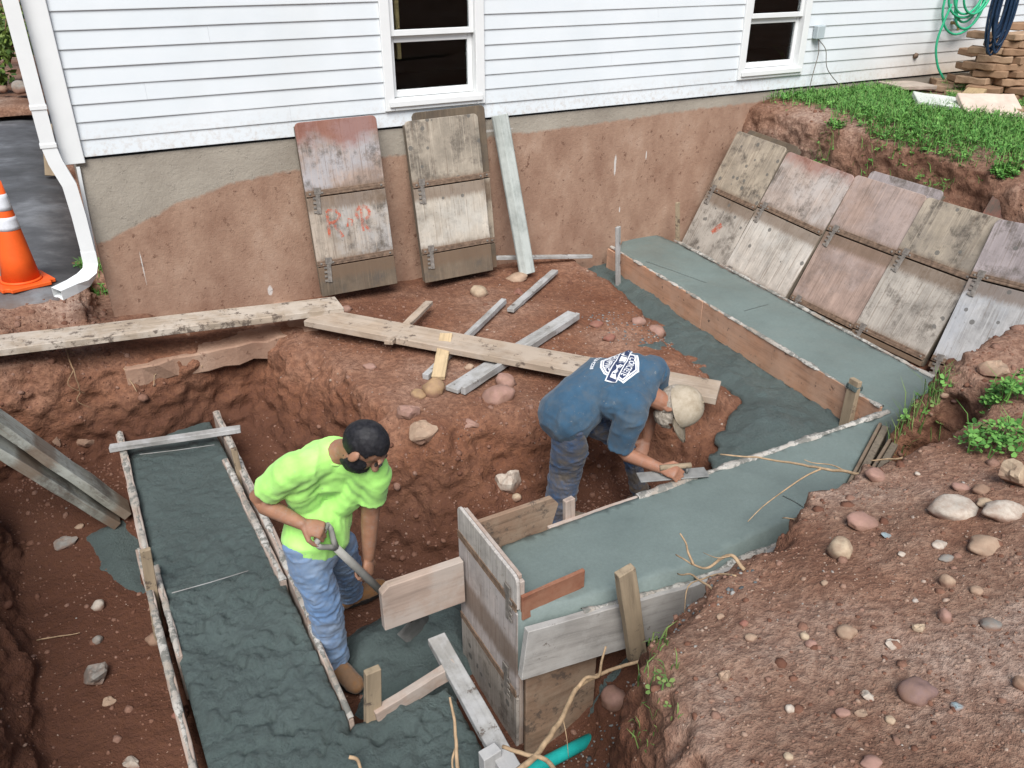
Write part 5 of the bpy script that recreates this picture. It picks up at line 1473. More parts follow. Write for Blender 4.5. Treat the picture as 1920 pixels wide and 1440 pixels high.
# traffic cone
def traffic_cone(c):
    root_ = empty('traffic_cone', c, 'orange traffic cone with two reflective bands by the downspout', 'traffic cone')
    root_.rotation_euler = (0.0, 0.035, 0.35)
    org = m_plain('cone_orange', (0.80, 0.115, 0.018), 0.5, 0.08, 12); wht = m_plain('cone_band', (0.62, 0.64, 0.68), 0.4, 0.08, 40)
    bm = bmesh.new(); box_bm(bm, 0.36, 0.36, 0.03, Matrix.Translation((-0.18, 0, 0)))
    bmesh.ops.recalc_face_normals(bm, faces=bm.faces)
    es = [e for e in bm.edges if abs(e.verts[0].co.z - e.verts[1].co.z) > .02]
    bmesh.ops.bevel(bm, geom=es, offset=0.045, segments=3, affect='EDGES')
    link('base', bm_mesh('base', bm, 0.006), org, root_)
    H = 0.70
    def rad(z): return 0.125 + (0.028 - 0.125) * z / H
    def ring_part(name, z0, z1, e, mat, cap=False):
        bm = bmesh.new(); n = 32; R = []
        zs = np.linspace(z0, z1, 5)
        for z in zs: R.append([bm.verts.new(((rad(z) + e) * math.cos(6.2832 * i / n), (rad(z) + e) * math.sin(6.2832 * i / n), z + 0.03)) for i in range(n)])
        for a, b in zip(R, R[1:]):
            for i in range(n): bm.faces.new((a[i], a[(i + 1) % n], b[(i + 1) % n], b[i]))
        bm.faces.new(R[-1]); bm.faces.new(R[0][::-1])
        return link(name, bm_mesh(name, bm), mat, root_, True)
    ring_part('cone_body', 0.0, H, 0, org)
    ring_part('reflective_band', 0.37, 0.46, 0.002, wht); ring_part('reflective_band', 0.505, 0.615, 0.002, wht)
    tube('collar', [(0, 0, 0.03), (0, 0, 0.045)], [0.138, 0.13], 32, org, root_)
cc = V3(Zp(42, 530, -0.92)); cc.z = max(-0.925, gz(cc.x, cc.y)) + 0.0
traffic_cone(cc)
loose('timber_offcut', (-0.29, 3.80, -0.915), (-0.2, 3.95, -0.42), 0.10, 0.045, MAT['stake'], 'brown timber leaning on the house end by the driveway', up=(0, -1, 0))
# shrubs, soil bed and stones beyond the driveway
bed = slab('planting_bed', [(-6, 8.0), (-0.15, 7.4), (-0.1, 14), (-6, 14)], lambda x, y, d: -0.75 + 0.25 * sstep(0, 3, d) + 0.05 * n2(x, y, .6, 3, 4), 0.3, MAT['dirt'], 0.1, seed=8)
tag(bed, kind='structure')
def shrub(c, r, n, label, seed):
    root_ = empty('shrub', c, label, 'shrub', 'shrubs behind the driveway')
    q = np.random.default_rng(seed); V, F = [], []
    for i in range(n):
        d = q.normal(size=3); d /= np.linalg.norm(d); d[2] = abs(d[2])
        p = d * r * (0.5 + 0.5 * q.random()) * np.array([1, 1, .9]) * (0.8 + 0.35 * math.sin(d[0] * 5 + seed) * math.cos(d[1] * 4))
        a = q.normal(size=3); a /= np.linalg.norm(a); b = np.cross(a, q.normal(size=3)); b /= np.linalg.norm(b); s = q.uniform(.04, .08)
        k = len(V); V += [p - a * s, p + b * s * .5, p + a * s, p - b * s * .5]; F.append((k, k + 1, k + 2, k + 3))
    me = mesh_from('crown', V, F); link('crown', me, MAT['shrub'], root_)
    for k in range(5):
        a = 6.28 * k / 5; tube('stem', [(0, 0, -.1), (r * .25 * math.cos(a), r * .25 * math.sin(a), r * .5), (r * .6 * math.cos(a), r * .6 * math.sin(a), r * .8)], [.02, .012, .005], 5, MAT['root_dark'], root_)
MAT['shrub'] = m_leaf('shrub_leaves', (0.03, 0.07, 0.015), (0.16, 0.22, 0.04))
for (u, v, z, yy, r, lab, sd_) in ((2, 60, 0, 9.8, 0.7, 'yellow green shrub at the top left corner', 3), (-60, 120, 0, 8.8, 0.6, 'low green shrub at the left edge beyond the driveway', 4), (30, 10, 0, 12, 1.1, 'dark shrub far behind the driveway', 5)):
    p = Yp(u, v, yy); shrub((p[0], p[1], max(-.7, p[2] - r * .5)), r, 900, lab, sd_)
for (u, v, w, h, c, lab) in ((28, 135, 30, 26, 'grey', 'grey stone in the planting bed at top left'), (62, 165, 28, 26, 'pink', 'pinkish round stone at the edge of the planting bed'), (12, 190, 20, 12, 'brown', 'small brown stone by the driveway end')):
    o = rock((u, v), w, h, c, lab, 'stones in the planting bed'); p = Yp(u, v, 8.3); dpt = (p - CAM) @ FWD
    o.location = (p[0], p[1], -0.6); o.scale = (w / FPX * dpt, w / FPX * dpt * .8, h / FPX * dpt)

# ------------------------------------------------------------------ pavers and hoses
def m_paver():
    k = NT('brown_paver', 0.9, 0.2); r = k.rand()
    f = k.noise(18, 6, 0.7)
    c = k.ramp(r, [(0, (0.27, 0.165, 0.10)), (0.5, (0.36, 0.235, 0.15)), (1, (0.43, 0.30, 0.20))])
    k.col(k.mix(k.ramp(f, [(0.35, 0.45), (0.6, 0)]), c, (0.17, 0.10, 0.06))); k.bump(f, 0.5, 0.006); return k.m
MAT['paver'] = m_paver()
def paver_mesh(seed):
    r = random.Random(seed); bm = bmesh.new()
    box_bm(bm, 0.30, 0.20, 0.062, Matrix.Translation((-.15, 0, 0)), 3, 0.006, r)
    return bm_mesh('paver', bm, 0.008)
PAV = [paver_mesh(i) for i in range(5)]
for m_ in PAV: m_.materials.append(MAT['paver'])
prn = random.Random(8)
pc = V3(Zp(1850, 178, -0.08))
gpz = gz(pc.x, pc.y)
for layer in range(9):
    k = 5 if layer < 6 else (4 if layer < 8 else 3)
    for i in range(k):
        a = math.radians(-168 + i * 52 + (layer % 2) * 24 + prn.uniform(-6, 6))
        rad_ = 0.36 - 0.012 * layer + prn.uniform(-.02, .02) + (0.05 if layer < 2 else 0)
        o = link('paver', prn.choice(PAV), None)
        o.location = (pc.x + 0.15 + rad_ * math.cos(a), pc.y + 0.12 + rad_ * math.sin(a), gpz + 0.004 + layer * 0.066)
        o.rotation_euler = (prn.uniform(-.02, .02), prn.uniform(-.03, .03), a + math.pi / 2 + prn.uniform(-.2, .2))
        tag(o, 'rough brown paver in the %s course of the round stack below the green hose' % ['bottom', 'second', 'third', 'fourth', 'fifth', 'sixth', 'seventh', 'eighth', 'top'][layer], 'paver', 'brown pavers in the %s course' % ['bottom', 'second', 'third', 'fourth', 'fifth', 'sixth', 'seventh', 'eighth', 'top'][layer])
o = link('paver', PAV[1], None); o.location = (pc.x + 0.3, pc.y + 0.0, gpz + 9 * 0.066 + .01); o.rotation_euler = (0, 0, -0.4); o.scale = (1.5, 1, 1)
tag(o, 'long paver lying on top of the round stack', 'paver')
for (u, v, rz, lab) in ((1775, 172, .3, 'loose paver at the left foot of the paver stack'), (1800, 165, -.4, 'loose paver leaning on the left foot of the stack'), (1765, 160, .9, 'loose paver furthest left of the paver stack'), (1905, 215, .2, 'loose paver at the picture edge below the stack')):
    p, _ = gcast(u, v); o = link('paver', prn.choice(PAV), None); o.location = p + Vector((0, 0, .0)); o.rotation_euler = (0.05, .06, rz); tag(o, lab, 'paver')
def slab_stone(px, sx, sy, t, rot, c, label):
    p, _ = gcast(*px); bm = bmesh.new(); box_bm(bm, sx, sy, t, Matrix.Translation((-sx / 2, 0, 0)), 3, 0.004, prn)
    o = link('stone_slab', bm_mesh('stone_slab', bm, 0.006), m_plain('slab_' + label.split()[0], c, 0.85, 0.15, 9, bump=0.2)); o.location = p + Vector((0, 0, .03)); o.rotation_euler = rot
    return tag(o, label, 'stone slab')
slab_stone((1757, 203), 0.42, 0.34, 0.05, (0.10, 0.10, -0.75), (0.56, 0.58, 0.53), 'greenish white slab lying in the grass before the pavers')
slab_stone((1855, 216), 0.50, 0.40, 0.05, (0.45, 0.0, -0.55), (0.58, 0.46, 0.38), 'pinkish white slab tilted against the paver stack')
slab_stone((1700, 170), 0.45, 0.36, 0.04, (0.0, 0.03, -0.2), (0.43, 0.36, 0.30), 'flat bare slab set in the grass near the wall')
p1, p2 = gcast(1812, 198)[0], gcast(1870, 160)[0]
loose('wood_offcut', p1 + Vector((0, 0, .03)), p2 + Vector((0, 0, .22)), 0.17, 0.04, m_wood('yellow_wood', (0.44, 0.32, 0.18), mud=0), 'yellow brown timber offcut leaning on the paver stack', 'timber')
# hoses: each a set of hanging loops
MAT['hose_g'] = m_plain('green_hose', (0.04, 0.42, 0.22), 0.4, 0.15, 8); MAT['hose_b'] = m_plain('blue_hose', (0.012, 0.03, 0.065), 0.4, 0.3, 20)
def hose_loops(name, label, c, n, w, drop, r, mat, seed, axis=(1, 0, 0)):
    q = random.Random(seed); P = []
    ax = Vector(axis).normalized()
    for i in range(n):
        ww, dd = w * q.uniform(.6, 1.1), drop * q.uniform(.6, 1.05); oy = q.uniform(-.05, .05); ox = q.uniform(-.12, .12) * w
        for k in range(10):
            a = math.pi * 2 * k / 10
            P.append(Vector(c) + ax * (ox + ww * .5 * math.sin(a)) + Vector((0, oy, -dd * (0.5 - 0.5 * math.cos(a)))))
    pts = spline([tuple(p) for p in P], 3)
    o = tube(name, pts, r, 7, mat)
    return tag(o, label, 'hose')
hg = Yp(1832, -55, -0.13)
h_ = hose_loops('garden_hose', 'green garden hose hanging in loops on the siding', hg, 6, 0.62, 0.62, 0.012, MAT['hose_g'], 4)
tube('hose_tail', spline([(hg[0] - .28, -.13, hg[2] - .3), (hg[0] - .36, -.12, .35), (hg[0] - .3, -.14, .12), (hg[0] - .22, -.2, -.03)]), 0.012, 7, MAT['hose_g'], h_)
hb = Yp(1903, -70, -1.05)
h2 = hose_loops('garden_hose', 'dark blue hose hanging in narrow loops in front of the pavers', hb, 9, 0.16, 0.78, 0.011, MAT['hose_b'], 6, (0.9, -.4, 0))
# post that carries the blue hose, its arm out of the frame
hp = Yp(1962, 150, -1.05)
po = board('hose_post', V3((hp[0], -1.05, -0.2)), V3((hp[0], -1.05, hb[2] + .1)), 0.09, 0.09, MAT['stake'], up=(0, -1, 0)); tag(po, 'wooden post beside the pavers carrying the dark blue hose', 'post')
arm = board('arm', V3((hb[0] - .05, -1.05, hb[2] + .02)), V3((hp[0] + .02, -1.05, hb[2] + .02)), 0.05, 0.05, MAT['stake'])
arm.parent = po; arm.matrix_parent_inverse = po.matrix_world.inverted()
# teal drain pipe in the trench
a, b = V3(Zp(985, 1450, -2.0)), V3(Zp(1120, 1380, -2.02))
pp = tube('drain_pipe', [a + (a - b) * .3, a, a.lerp(b, .5), b], 0.030, 16, m_plain('teal_pipe', (0.015, 0.36, 0.33), 0.45, 0.2, 10)); tag(pp, 'teal plastic drain pipe lying in the trench by the bulkhead panel', 'pipe')
# ------------------------------------------------------------------ people
def nv(v): v = np.array(v, float); return v / np.linalg.norm(v)

class Body:
    """collects closed lofted volumes and fuses them into one surface"""
    def __init__(s): s.V, s.F, s.n = [], [], 0
    def loft(s, pts, ra, rb=None, side=None, n=16, caps=True):
        P = [np.array(p, float) for p in pts]; rb = ra if rb is None else rb
        m = len(P)
        ra = list(ra) if hasattr(ra, '__len__') else [ra] * m; rb = list(rb) if hasattr(rb, '__len__') else [rb] * m
        T = [nv(P[min(i + 1, m - 1)] - P[max(i - 1, 0)]) for i in range(m)]
        S = []
        for i in range(m):
            sd = side[i] if isinstance(side, list) else side
            if sd is None: sd = np.array([0.31, 0.77, 0.22]) if not S else S[-1]
            q = np.array(sd, float); q = q - T[i] * (q @ T[i]); S.append(nv(q))
        rings = []
        if caps:
            for f in (0.30, 0.12):
                k = math.cos(math.asin(min(1, 1 - f))) if False else None
            rings += [(P[0] - T[0] * min(ra[0], rb[0]) * 0.75, ra[0] * .45, rb[0] * .45, S[0], T[0]), (P[0] - T[0] * min(ra[0], rb[0]) * 0.42, ra[0] * .82, rb[0] * .82, S[0], T[0])]
        rings += [(P[i], ra[i], rb[i], S[i], T[i]) for i in range(m)]
        if caps:
            rings += [(P[-1] + T[-1] * min(ra[-1], rb[-1]) * 0.42, ra[-1] * .82, rb[-1] * .82, S[-1], T[-1]), (P[-1] + T[-1] * min(ra[-1], rb[-1]) * 0.75, ra[-1] * .45, rb[-1] * .45, S[-1], T[-1])]
        base = s.n
        for (c, a, b, sv, t) in rings:
            u = np.cross(t, sv)
            for k in range(n):
                q = 2 * math.pi * k / n
                s.V.append(c + sv * a * math.cos(q) + u * b * math.sin(q))
        R = len(rings)
        for i in range(R - 1):
            for k in range(n):
                a0, a1 = base + i * n + k, base + i * n + (k + 1) % n
                s.F.append((a0, a1, a1 + n, a0 + n))
        s.F.append(tuple(base + k for k in range(n))[::-1]); s.F.append(tuple(base + (R - 1) * n + k for k in range(n)))
        s.n += R * n
        return s
    def ell(s, c, ax, rad, n=16):
        """ellipsoid at c, ax = 3 unit axes, rad = 3 radii"""
        c = np.array(c, float); ax = [np.array(a, float) for a in ax]
        base = s.n; m = 10
        for i in range(1, m):
            th = math.pi * i / m
            for k in range(n):
                q = 2 * math.pi * k / n
                s.V.append(c + ax[0] * rad[0] * math.sin(th) * math.cos(q) + ax[1] * rad[1] * math.sin(th) * math.sin(q) + ax[2] * rad[2] * math.cos(th))
        top, bot = base + (m - 1) * n, base + (m - 1) * n + 1
        s.V += [c + ax[2] * rad[2], c - ax[2] * rad[2]]
        for i in range(m - 2):
            for k in range(n):
                a0, a1 = base + i * n + k, base + i * n + (k + 1) % n
                s.F.append((a0, a0 + n, a1 + n, a1))
        for k in range(n):
            s.F.append((top, base + k, base + (k + 1) % n)); e = base + (m - 2) * n
            s.F.append((bot, e + (k + 1) % n, e + k))
        s.n += (m - 1) * n + 2
        return s
    def done(s, name, voxel, smooth, mat, parent, disp=None, org=(0, 0, 0)):
        me = mesh_from('tmp', s.V, s.F)
        bm = bmesh.new(); bm.from_mesh(me); bmesh.ops.recalc_face_normals(bm, faces=bm.faces); bm.to_mesh(me); bm.free()
        me = remesh(me, voxel, smooth, name)
        V, N = mesh_np(me)
        if disp is not None: V = V + N * disp(V, N)[:, None]
        W = V - np.array(org)
        me.vertices.foreach_set('co', W.astype(np.float32).ravel()); me.update()
        o = link(name, me, mat, parent, True)
        o['_n'] = 1; del o['_n']
        return o, V

def hand(b, wr, ha, back, thumb_side, curl=(50, 65, 45), spread=0.10, scale=1.0, thumb_curl=25):
    x = nv(np.array(ha) - np.array(wr)); z = np.array(back, float); z = nv(z - x * (z @ x)); y = np.cross(z, x) * thumb_side
    wr = np.array(wr, float); S_ = scale
    pc = wr + x * 0.055 * S_
    b.loft([wr - x * .01, wr + x * .02 * S_, pc, wr + x * .085 * S_], [.024, .03, .040 * S_, .040 * S_], [.02, .018, .016, .013], side=y, n=14)
    lens = [(.044, .027, .02), (.048, .030, .022), (.045, .028, .021), (.036, .022, .018)]
    for i in range(4):
        yo = (0.030 - i * 0.020) * S_
        k = wr + x * (.088 - .004 * abs(i - 1.2)) * S_ + y * yo
        d = nv(x + y * spread * (1.3 - i) * .6); P = [k - d * .012]; c = k; up_ = z
        P.append(c); a = 0
        for L, ca in zip(lens[i], curl):
            a += math.radians(ca * (1 + .06 * i))
            dd = d * math.cos(a) - z * math.sin(a); c = c + dd * L * S_; P.append(c)
        b.loft(P, [.0095, .0095, .009, .0082, .007], n=10)
    t0 = wr + x * .022 * S_ + y * .026; d = nv(x * .62 + y * .72 - z * .2)
    t1 = t0 + d * .042 * S_; d2 = nv(x * .85 + y * .15 - z * math.radians(thumb_curl) * 1.4); t2 = t1 + d2 * .03 * S_; t3 = t2 + nv(x * .8 - y * .15 - z * .55) * .024 * S_
    b.loft([t0 - d * .01, t0, t1, t2, t3], [.013, .014, .0115, .010, .008], n=10)

def arm(b, sh, el, wr, r=(.046, .046, .043, .042, .036, .027)):
    sh, el, wr = map(lambda q: np.array(q, float), (sh, el, wr))
    b.loft([sh, sh * .5 + el * .5, el * .9 + sh * .1, el * .78 + wr * .22, el * .4 + wr * .6, wr], r, n=14)

def m_skin(name, c, dirt=0.2):
    k = NT(name, 0.55, 0.35).world()
    f = k.noise(18, 5, 0.6)
    col = k.ramp(f, [(0.3, [x * .82 for x in c]), (0.7, [min(1, x * 1.1) for x in c])])
    col = k.mix(k.math('MULTIPLY', k.ramp(k.noise(40, 5, 0.7), [(0.5, 0), (0.68, 1)]), dirt), col, (0.30, 0.26, 0.23))
    k.col(col); k.b.inputs['Subsurface Weight'].default_value = 0.0
    k.bump(k.noise(160, 3, 0.6), 0.15, 0.002)
    return k.m
def m_cloth(name, c, dirt=None, amt=0.0, weave=260, fade=None):
    k = NT(name, 0.9, 0.12).world()
    k.b.inputs['Sheen Weight'].default_value = 0.15
    f = k.noise(7, 6, 0.65)
    col = k.ramp(f, [(0.3, [x * .78 for x in c]), (0.7, [min(1, x * 1.12) for x in c])])
    if fade is not None: col = k.mix(k.ramp(k.noise(4.2, 6, 0.7), [(0.45, 0), (0.65, 0.75)]), col, fade)
    if dirt is not None: col = k.mix(k.math('MULTIPLY', k.ramp(k.noise(5.5, 6, 0.7), [(0.45, 0), (0.62, 1)]), amt), col, dirt)
    col = k.mix(k.math('MULTIPLY', k.ramp(k.noise(46, 5, 0.75), [(0.63, 0), (0.69, 1)]), 0.5), col, (0.30, 0.29, 0.26))
    k.col(col); k.bump(k.noise(weave, 2, 0.5), 0.25, 0.0015)
    return k.m
def wrinkles(a, b, sc1=.16, sc2=.05, seed=1, stretch=(1, 1, 1)):
    st = np.array(stretch)
    def f(V, N):
        w_ = 0.35 * fbm(V, .25, 2, seed + 2)[:, None] * sc1
        r1 = np.clip(1 - 2.2 * np.abs(fbm(V * st + w_, sc1, 2, seed)), -.6, 1); r2 = np.clip(1 - 2.2 * np.abs(fbm(V * st + 3.1, sc2, 2, seed + 5)), -.6, 1)
        return a * (np.sign(r1) * np.abs(r1) ** 1.8 - .2) + b * (r2 - .3)
    return f

def lerp(a, b, t): return np.array(a) * (1 - t) + np.array(b) * t

def person(J, label, fwd, face, crown, mats, style):
    J = {k: np.array(v, float) for k, v in J.items()}
    org = (J['pel'][0], J['pel'][1], min(J['toR'][2], J['toL'][2]) - 0.03)
    root_ = empty('person', org, label, 'person')
    shax, hiax = nv(J['shL'] - J['shR']), nv(J['hiL'] - J['hiR'])
    midax = nv(shax + hiax)
    up1 = nv(J['neck'] - J['sp']); up0 = nv(J['sp'] - J['pel'])
    # ---- continuous skin body (torso and legs slimmer than the clothes)
    b = Body()
    b.loft([J['pel'] - up0 * .04, J['sp'], lerp(J['sp'], J['neck'], .55), J['neck'] - up1 * .03], [.12, .115, .13, .08], [.085, .085, .09, .06], side=[hiax, midax, shax, shax], n=16)
    b.loft([J['shR'], J['neck'] - up1 * .04, J['shL']], [.05, .06, .05], n=14)
    hc = J['head']; fz = nv(face); uz = np.array(crown, float); uz = nv(uz - fz * (uz @ fz)); lx = np.cross(uz, fz)   # lx = the person's left
    nb = J['neck'] - up1 * .01
    b.loft([nb, lerp(nb, hc, .45), hc - fz * .02 - uz * .02], [.062, .054, .052], n=14)
    b.ell(hc + uz * .026 - fz * .012, (lx, fz, uz), (.071, .091, .090))
    b.ell(hc + fz * .022 - uz * .045, (lx, fz, uz), (.058, .066, .078))
    b.ell(hc + fz * .055 - uz * .095, (lx, fz, uz), (.034, .034, .026))
    b.loft([hc + fz * .082 + uz * .022, hc + fz * .098 - uz * .008, hc + fz * .108 - uz * .028], [.010, .013, .017], n=10)
    b.ell(hc + fz * .084 + uz * .034, (lx, fz, uz), (.048, .012, .010))
    b.ell(hc + fz * .088 - uz * .062, (lx, fz, uz), (.024, .010, .007))
    for s_ in (-1, 1):
        b.ell(hc + lx * s_ * .078 - fz * .008 - uz * .012, (nv(lx * s_ - fz * .4), nv(fz + lx * s_ * .4), uz), (.010, .020, .031))
    for s in 'RL':
        arm(b, J['sh' + s], J['el' + s], J['wr' + s])
        h = style['hand' + s]
        hand(b, J['wr' + s], J['ha' + s], h['back'], h['thumb'], h.get('curl', (50, 65, 45)), thumb_curl=h.get('tc', 25))
        b.loft([J['hi' + s], J['kn' + s], J['an' + s]], [.07, .05, .035], n=12)
        b.loft([J['an' + s], J['to' + s]], [.03, .025], n=10)
    b.done('body', 0.0048, 2, mats['skin'], root_, None, org)
    # ---- eyes
    for s_ in (-1, 1):
        e = Body(); e.ell(hc + fz * .083 + lx * s_ * .031 + uz * .014, (lx, fz, uz), (.014, .008, .006), 10)
        me = mesh_from('eye', np.array(e.V) - np.array(org), e.F); link('eye', me, mats['dark'], root_, True)
    # ---- jeans
    j = Body()
    j.loft([J['pel'] + up0 * .05, J['pel'], J['pel'] - up0 * .08], [.135, .150, .13], [.098, .112, .10], side=hiax, n=20)
    for s in 'RL':
        hi, kn, an = J['hi' + s], J['kn' + s], J['an' + s]
        dn = nv(an - kn)
        j.loft([hi + nv(hi - kn) * .02, lerp(hi, kn, .35), lerp(hi, kn, .8), kn, lerp(kn, an, .35), lerp(kn, an, .75), an - dn * .0], [q * style.get('leg', 1.0) for q in (.080, .088, .078, .074, .073, .068, .072)], n=18)
    def jd(V, N):
        d = wrinkles(.008, .0025, .12, .045, style['seed'], (1, 1, 1.7))(V, N)
        h_ = (V - J['pel']) @ up0; low_ = style.get('hem', .07)
        d = d - .04 * sstep(-low_ - .02, -low_ + .03, h_)
        for s in 'RL':
            for q, rr_ in ((J['kn' + s], .14), (J['an' + s], .16)):
                k = np.exp(-((V - q) ** 2).sum(1) / rr_ ** 2)
                d = d + k * .007 * (1 - 2 * np.abs(fbm(V * np.array([.55, .55, 1.5]) + 2.2 * fbm(V, .2, 1, 4)[:, None] * .1, .055, 2, 3)) - .3)
        return d
    jo, _ = j.done('jeans', 0.007, 2, mats['jeans'], root_, jd, org)
    # ---- shirt
    t = Body()
    low = style.get('hem', .07)
    t.loft([J['pel'] - up0 * low, J['pel'] + up0 * .06, J['sp'], lerp(J['sp'], J['neck'], .5), lerp(J['sp'], J['neck'], .82), J['neck'] + up1 * .0], [q * style.get('fit', 1.0) for q in (.186, .180, .164, .176, .160, .085)], [q * style.get('fit', 1.0) for q in (.142, .136, .122, .126, .108, .075)], side=[hiax, hiax, midax, shax, shax, shax], n=24)
    t.loft([J['shR'], J['neck'] - up1 * .035, J['shL']], [.070, .082, .070], n=16)
    for s in 'RL':
        sh, el = J['sh' + s], J['el' + s]
        sl = style.get('sleeve', .66)
        t.loft([lerp(sh, J['neck'], .2), lerp(sh, el, .12), lerp(sh, el, .4), lerp(sh, el, sl * .85), lerp(sh, el, sl)], [q * style.get('fit', 1.0) for q in (.080, .082, .076, .073, .076)], n=18, caps=False)
        t.loft([lerp(sh, J['neck'], .25), lerp(sh, J['sp'], .45) + (sh - J['neck']) * .18, lerp(J['sp'], J['pel'], .3) + (sh - J['neck']) * .3], [q * style.get('fit', 1.0) for q in (.085, .098, .09)], n=16)
    def td(V, N):
        d = wrinkles(style.get('fold', .009), .0018, .15, .05, style['seed'] + 7, style.get('wst', (1, 1, 1)))(V, N)
        # flatten folds across the printed back
        if style.get('calm'): d *= 1 - .9 * np.exp(-((V - np.array(style['calm'])) ** 2).sum(1) / .16 ** 2)
        for s in 'RL':
            q = lerp(J['sh' + s], J['neck'], .25) - up1 * .1
            k = np.exp(-((V - q) ** 2).sum(1) / .1 ** 2); d = d + k * .007 * np.sin((V @ nv(J['sh' + s] - J['sp'])) * 120)
        return d
    so, SV = t.done('shirt', 0.007, 2, mats['shirt'], root_, td, org)
    # neckline band
    ring = []
    for k in range(25):
        a = 2 * math.pi * k / 24
        ring.append(J['neck'] + up1 * (.012 + .0 * math.cos(a)) + shax * .078 * math.cos(a) + np.cross(up1, shax) * .068 * math.sin(a) - np.array(org))
    tube('collar', ring, 0.007, 6, mats['shirt'], so)
    # ---- boots
    for s in 'RL':
        an, to = J['an' + s], J['to' + s]
        d = nv([to[0] - an[0], to[1] - an[1], 0]); sd = np.cross([0, 0, 1], d); zf = to[2] - .03
        A = np.array([an[0], an[1], zf]); w = Body()
        w.loft([A - d * .05 + np.array([0, 0, .045]), A + d * .03 + np.array([0, 0, .05]), A + d * .11 + np.array([0, 0, .045]), A + d * .18 + np.array([0, 0, .040]), A + d * .205 + np.array([0, 0, .036])], [.042, .046, .05, .048, .038], [.045, .050, .044, .037, .030], side=sd, n=16)
        w.loft([A + np.array([0, 0, .05]), lerp(A, an, 1.0) + np.array([0, 0, .06]), an + nv(J['kn' + s] - an) * .10], [.050, .052, .055], n=16)
        bo, _ = w.done('boot', 0.007, 2, mats['boot'], root_, wrinkles(.003, .002, .06, .03, 3), org)
        bm = bmesh.new(); out = []
        for k in range(20):
            q = 2 * math.pi * k / 20; u = math.cos(q); v_ = math.sin(q)
            c = A + d * (.075 + .142 * u) + sd * v_ * (.052 if u > -.2 else .043); out.append(c - np.array(org))
        lo_ = [bm.verts.new(tuple(c)) for c in out]; hi_ = [bm.verts.new(tuple(c + np.array([0, 0, .03]))) for c in out]
        bm.faces.new(lo_[::-1]); bm.faces.new(hi_)
        for k in range(20): bm.faces.new((lo_[k], lo_[(k + 1) % 20], hi_[(k + 1) % 20], hi_[k]))
        link('sole', bm_mesh('sole', bm, .004), mats['dark'], bo)
        for q in range(3):
            c = an + d * .05 + np.array([0, 0, .0 + q * .03]) - np.array(org)
            tube('lace', [c + sd * .035 - d * .01, c + d * .012, c - sd * .035 - d * .01], .004, 5, mats['dark'], bo)
    return root_, so, (hc, fz, uz, lx, np.array(org)), J

MAT['ink'] = m_plain('dark_parts', (0.018, 0.015, 0.013), 0.7, 0.2)
GJ = {'pel': (0.507, -3.046, -1.163), 'sp': (0.585, -2.974, -0.938), 'neck': (0.618, -3.113, -0.695), 'head': (0.705, -3.259, -0.611), 'shR': (0.426, -3.134, -0.712), 'elR': (0.282, -2.983, -0.912), 'wrR': (0.425, -3.198, -0.945), 'haR': (0.495, -3.238, -0.977), 'shL': (0.764, -3.189, -0.784), 'elL': (0.747, -3.112, -1.063), 'wrL': (0.722, -3.097, -1.321), 'haL': (0.703, -3.124, -1.399), 'hiR': (0.429, -3.08, -1.117), 'knR': (0.495, -3.08, -1.538), 'anR': (0.515, -3.01, -1.946), 'toR': (0.555, -3.165, -1.999), 'hiL': (0.589, -3.007, -1.196), 'knL': (0.678, -2.806, -1.57), 'anL': (0.729, -2.599, -1.935), 'toL': (0.885, -2.579, -2.0)}
gm = {'skin': m_skin('tanned_skin', (0.33, 0.165, 0.10), .35), 'jeans': m_cloth('light_denim', (0.14, 0.24, 0.42), (0.40, 0.36, 0.27), 0.22, fade=(0.26, 0.37, 0.52)), 'shirt': m_cloth('neon_green_cotton', (0.43, 0.86, 0.20), (0.6, 0.8, 0.4), .2),
      'boot': m_cloth('tan_leather', (0.28, 0.135, 0.05), (0.16, 0.12, 0.09), .6, 90), 'dark': MAT['ink']}
g_root, g_shirt, gh, GJ = person(GJ, 'man in neon green shirt and light jeans bending with a shovel', (.82, -.57, 0), (.45, -.36, -.82), (.60, -.50, .62), gm,
    {'seed': 3, 'leg': 1.04, 'fold': .0075, 'handR': {'back': (-.2, -.5, .85), 'thumb': -1, 'curl': (60, 70, 45)}, 'handL': {'back': (.5, -.75, .2), 'thumb': 1, 'curl': (45, 60, 40)}, 'fit': .91, 'hem': .01, 'sleeve': .64, 'wst': (1, 1, .6)})

def head_shell(name, head, rad, off, keep, mat, parent, amp, seed, voxel=.006, extra=None):
    """hair or beard: an ellipsoid shell round the skull trimmed to where keep(local) holds"""
    hc, fz, uz, lx, org = head
    bm = bmesh.new(); bmesh.ops.create_icosphere(bm, subdivisions=5, radius=1.0)
    V = np.array([v.co for v in bm.verts])
    loc = V * np.array(rad) + np.array(off)             # local: x left, y face, z crown
    n = fbm(loc, .035, 3, seed) * amp * .6 + fbm(loc * np.array([1, .5, .5]), .009, 2, seed + 3) * amp * .8
    loc = loc + V * n[:, None]
    k = keep(loc)
    # pull the parts outside the hairline in under the skin
    loc = np.where(k[:, None], loc, np.array(off) + (loc - np.array(off)) * .82)
    W = hc + loc[:, :1] * lx + loc[:, 1:2] * fz + loc[:, 2:] * uz - org
    for v, c in zip(bm.verts, W): v.co = c
    bmesh.ops.recalc_face_normals(bm, faces=bm.faces)
    me = bpy.data.meshes.new(name); bm.to_mesh(me); bm.free()
    return link(name, me, mat, parent, True)
def m_hair(name, a, b, rough=.55):
    k = NT(name, rough, .35).world(); f = k.noise(70, 5, .7)
    k.col(k.ramp(f, [(.35, a), (.65, b)])); k.bump(k.noise(160, 4, .7, vec=k.mapped((1, 1, 3))), .5, .003); return k.m
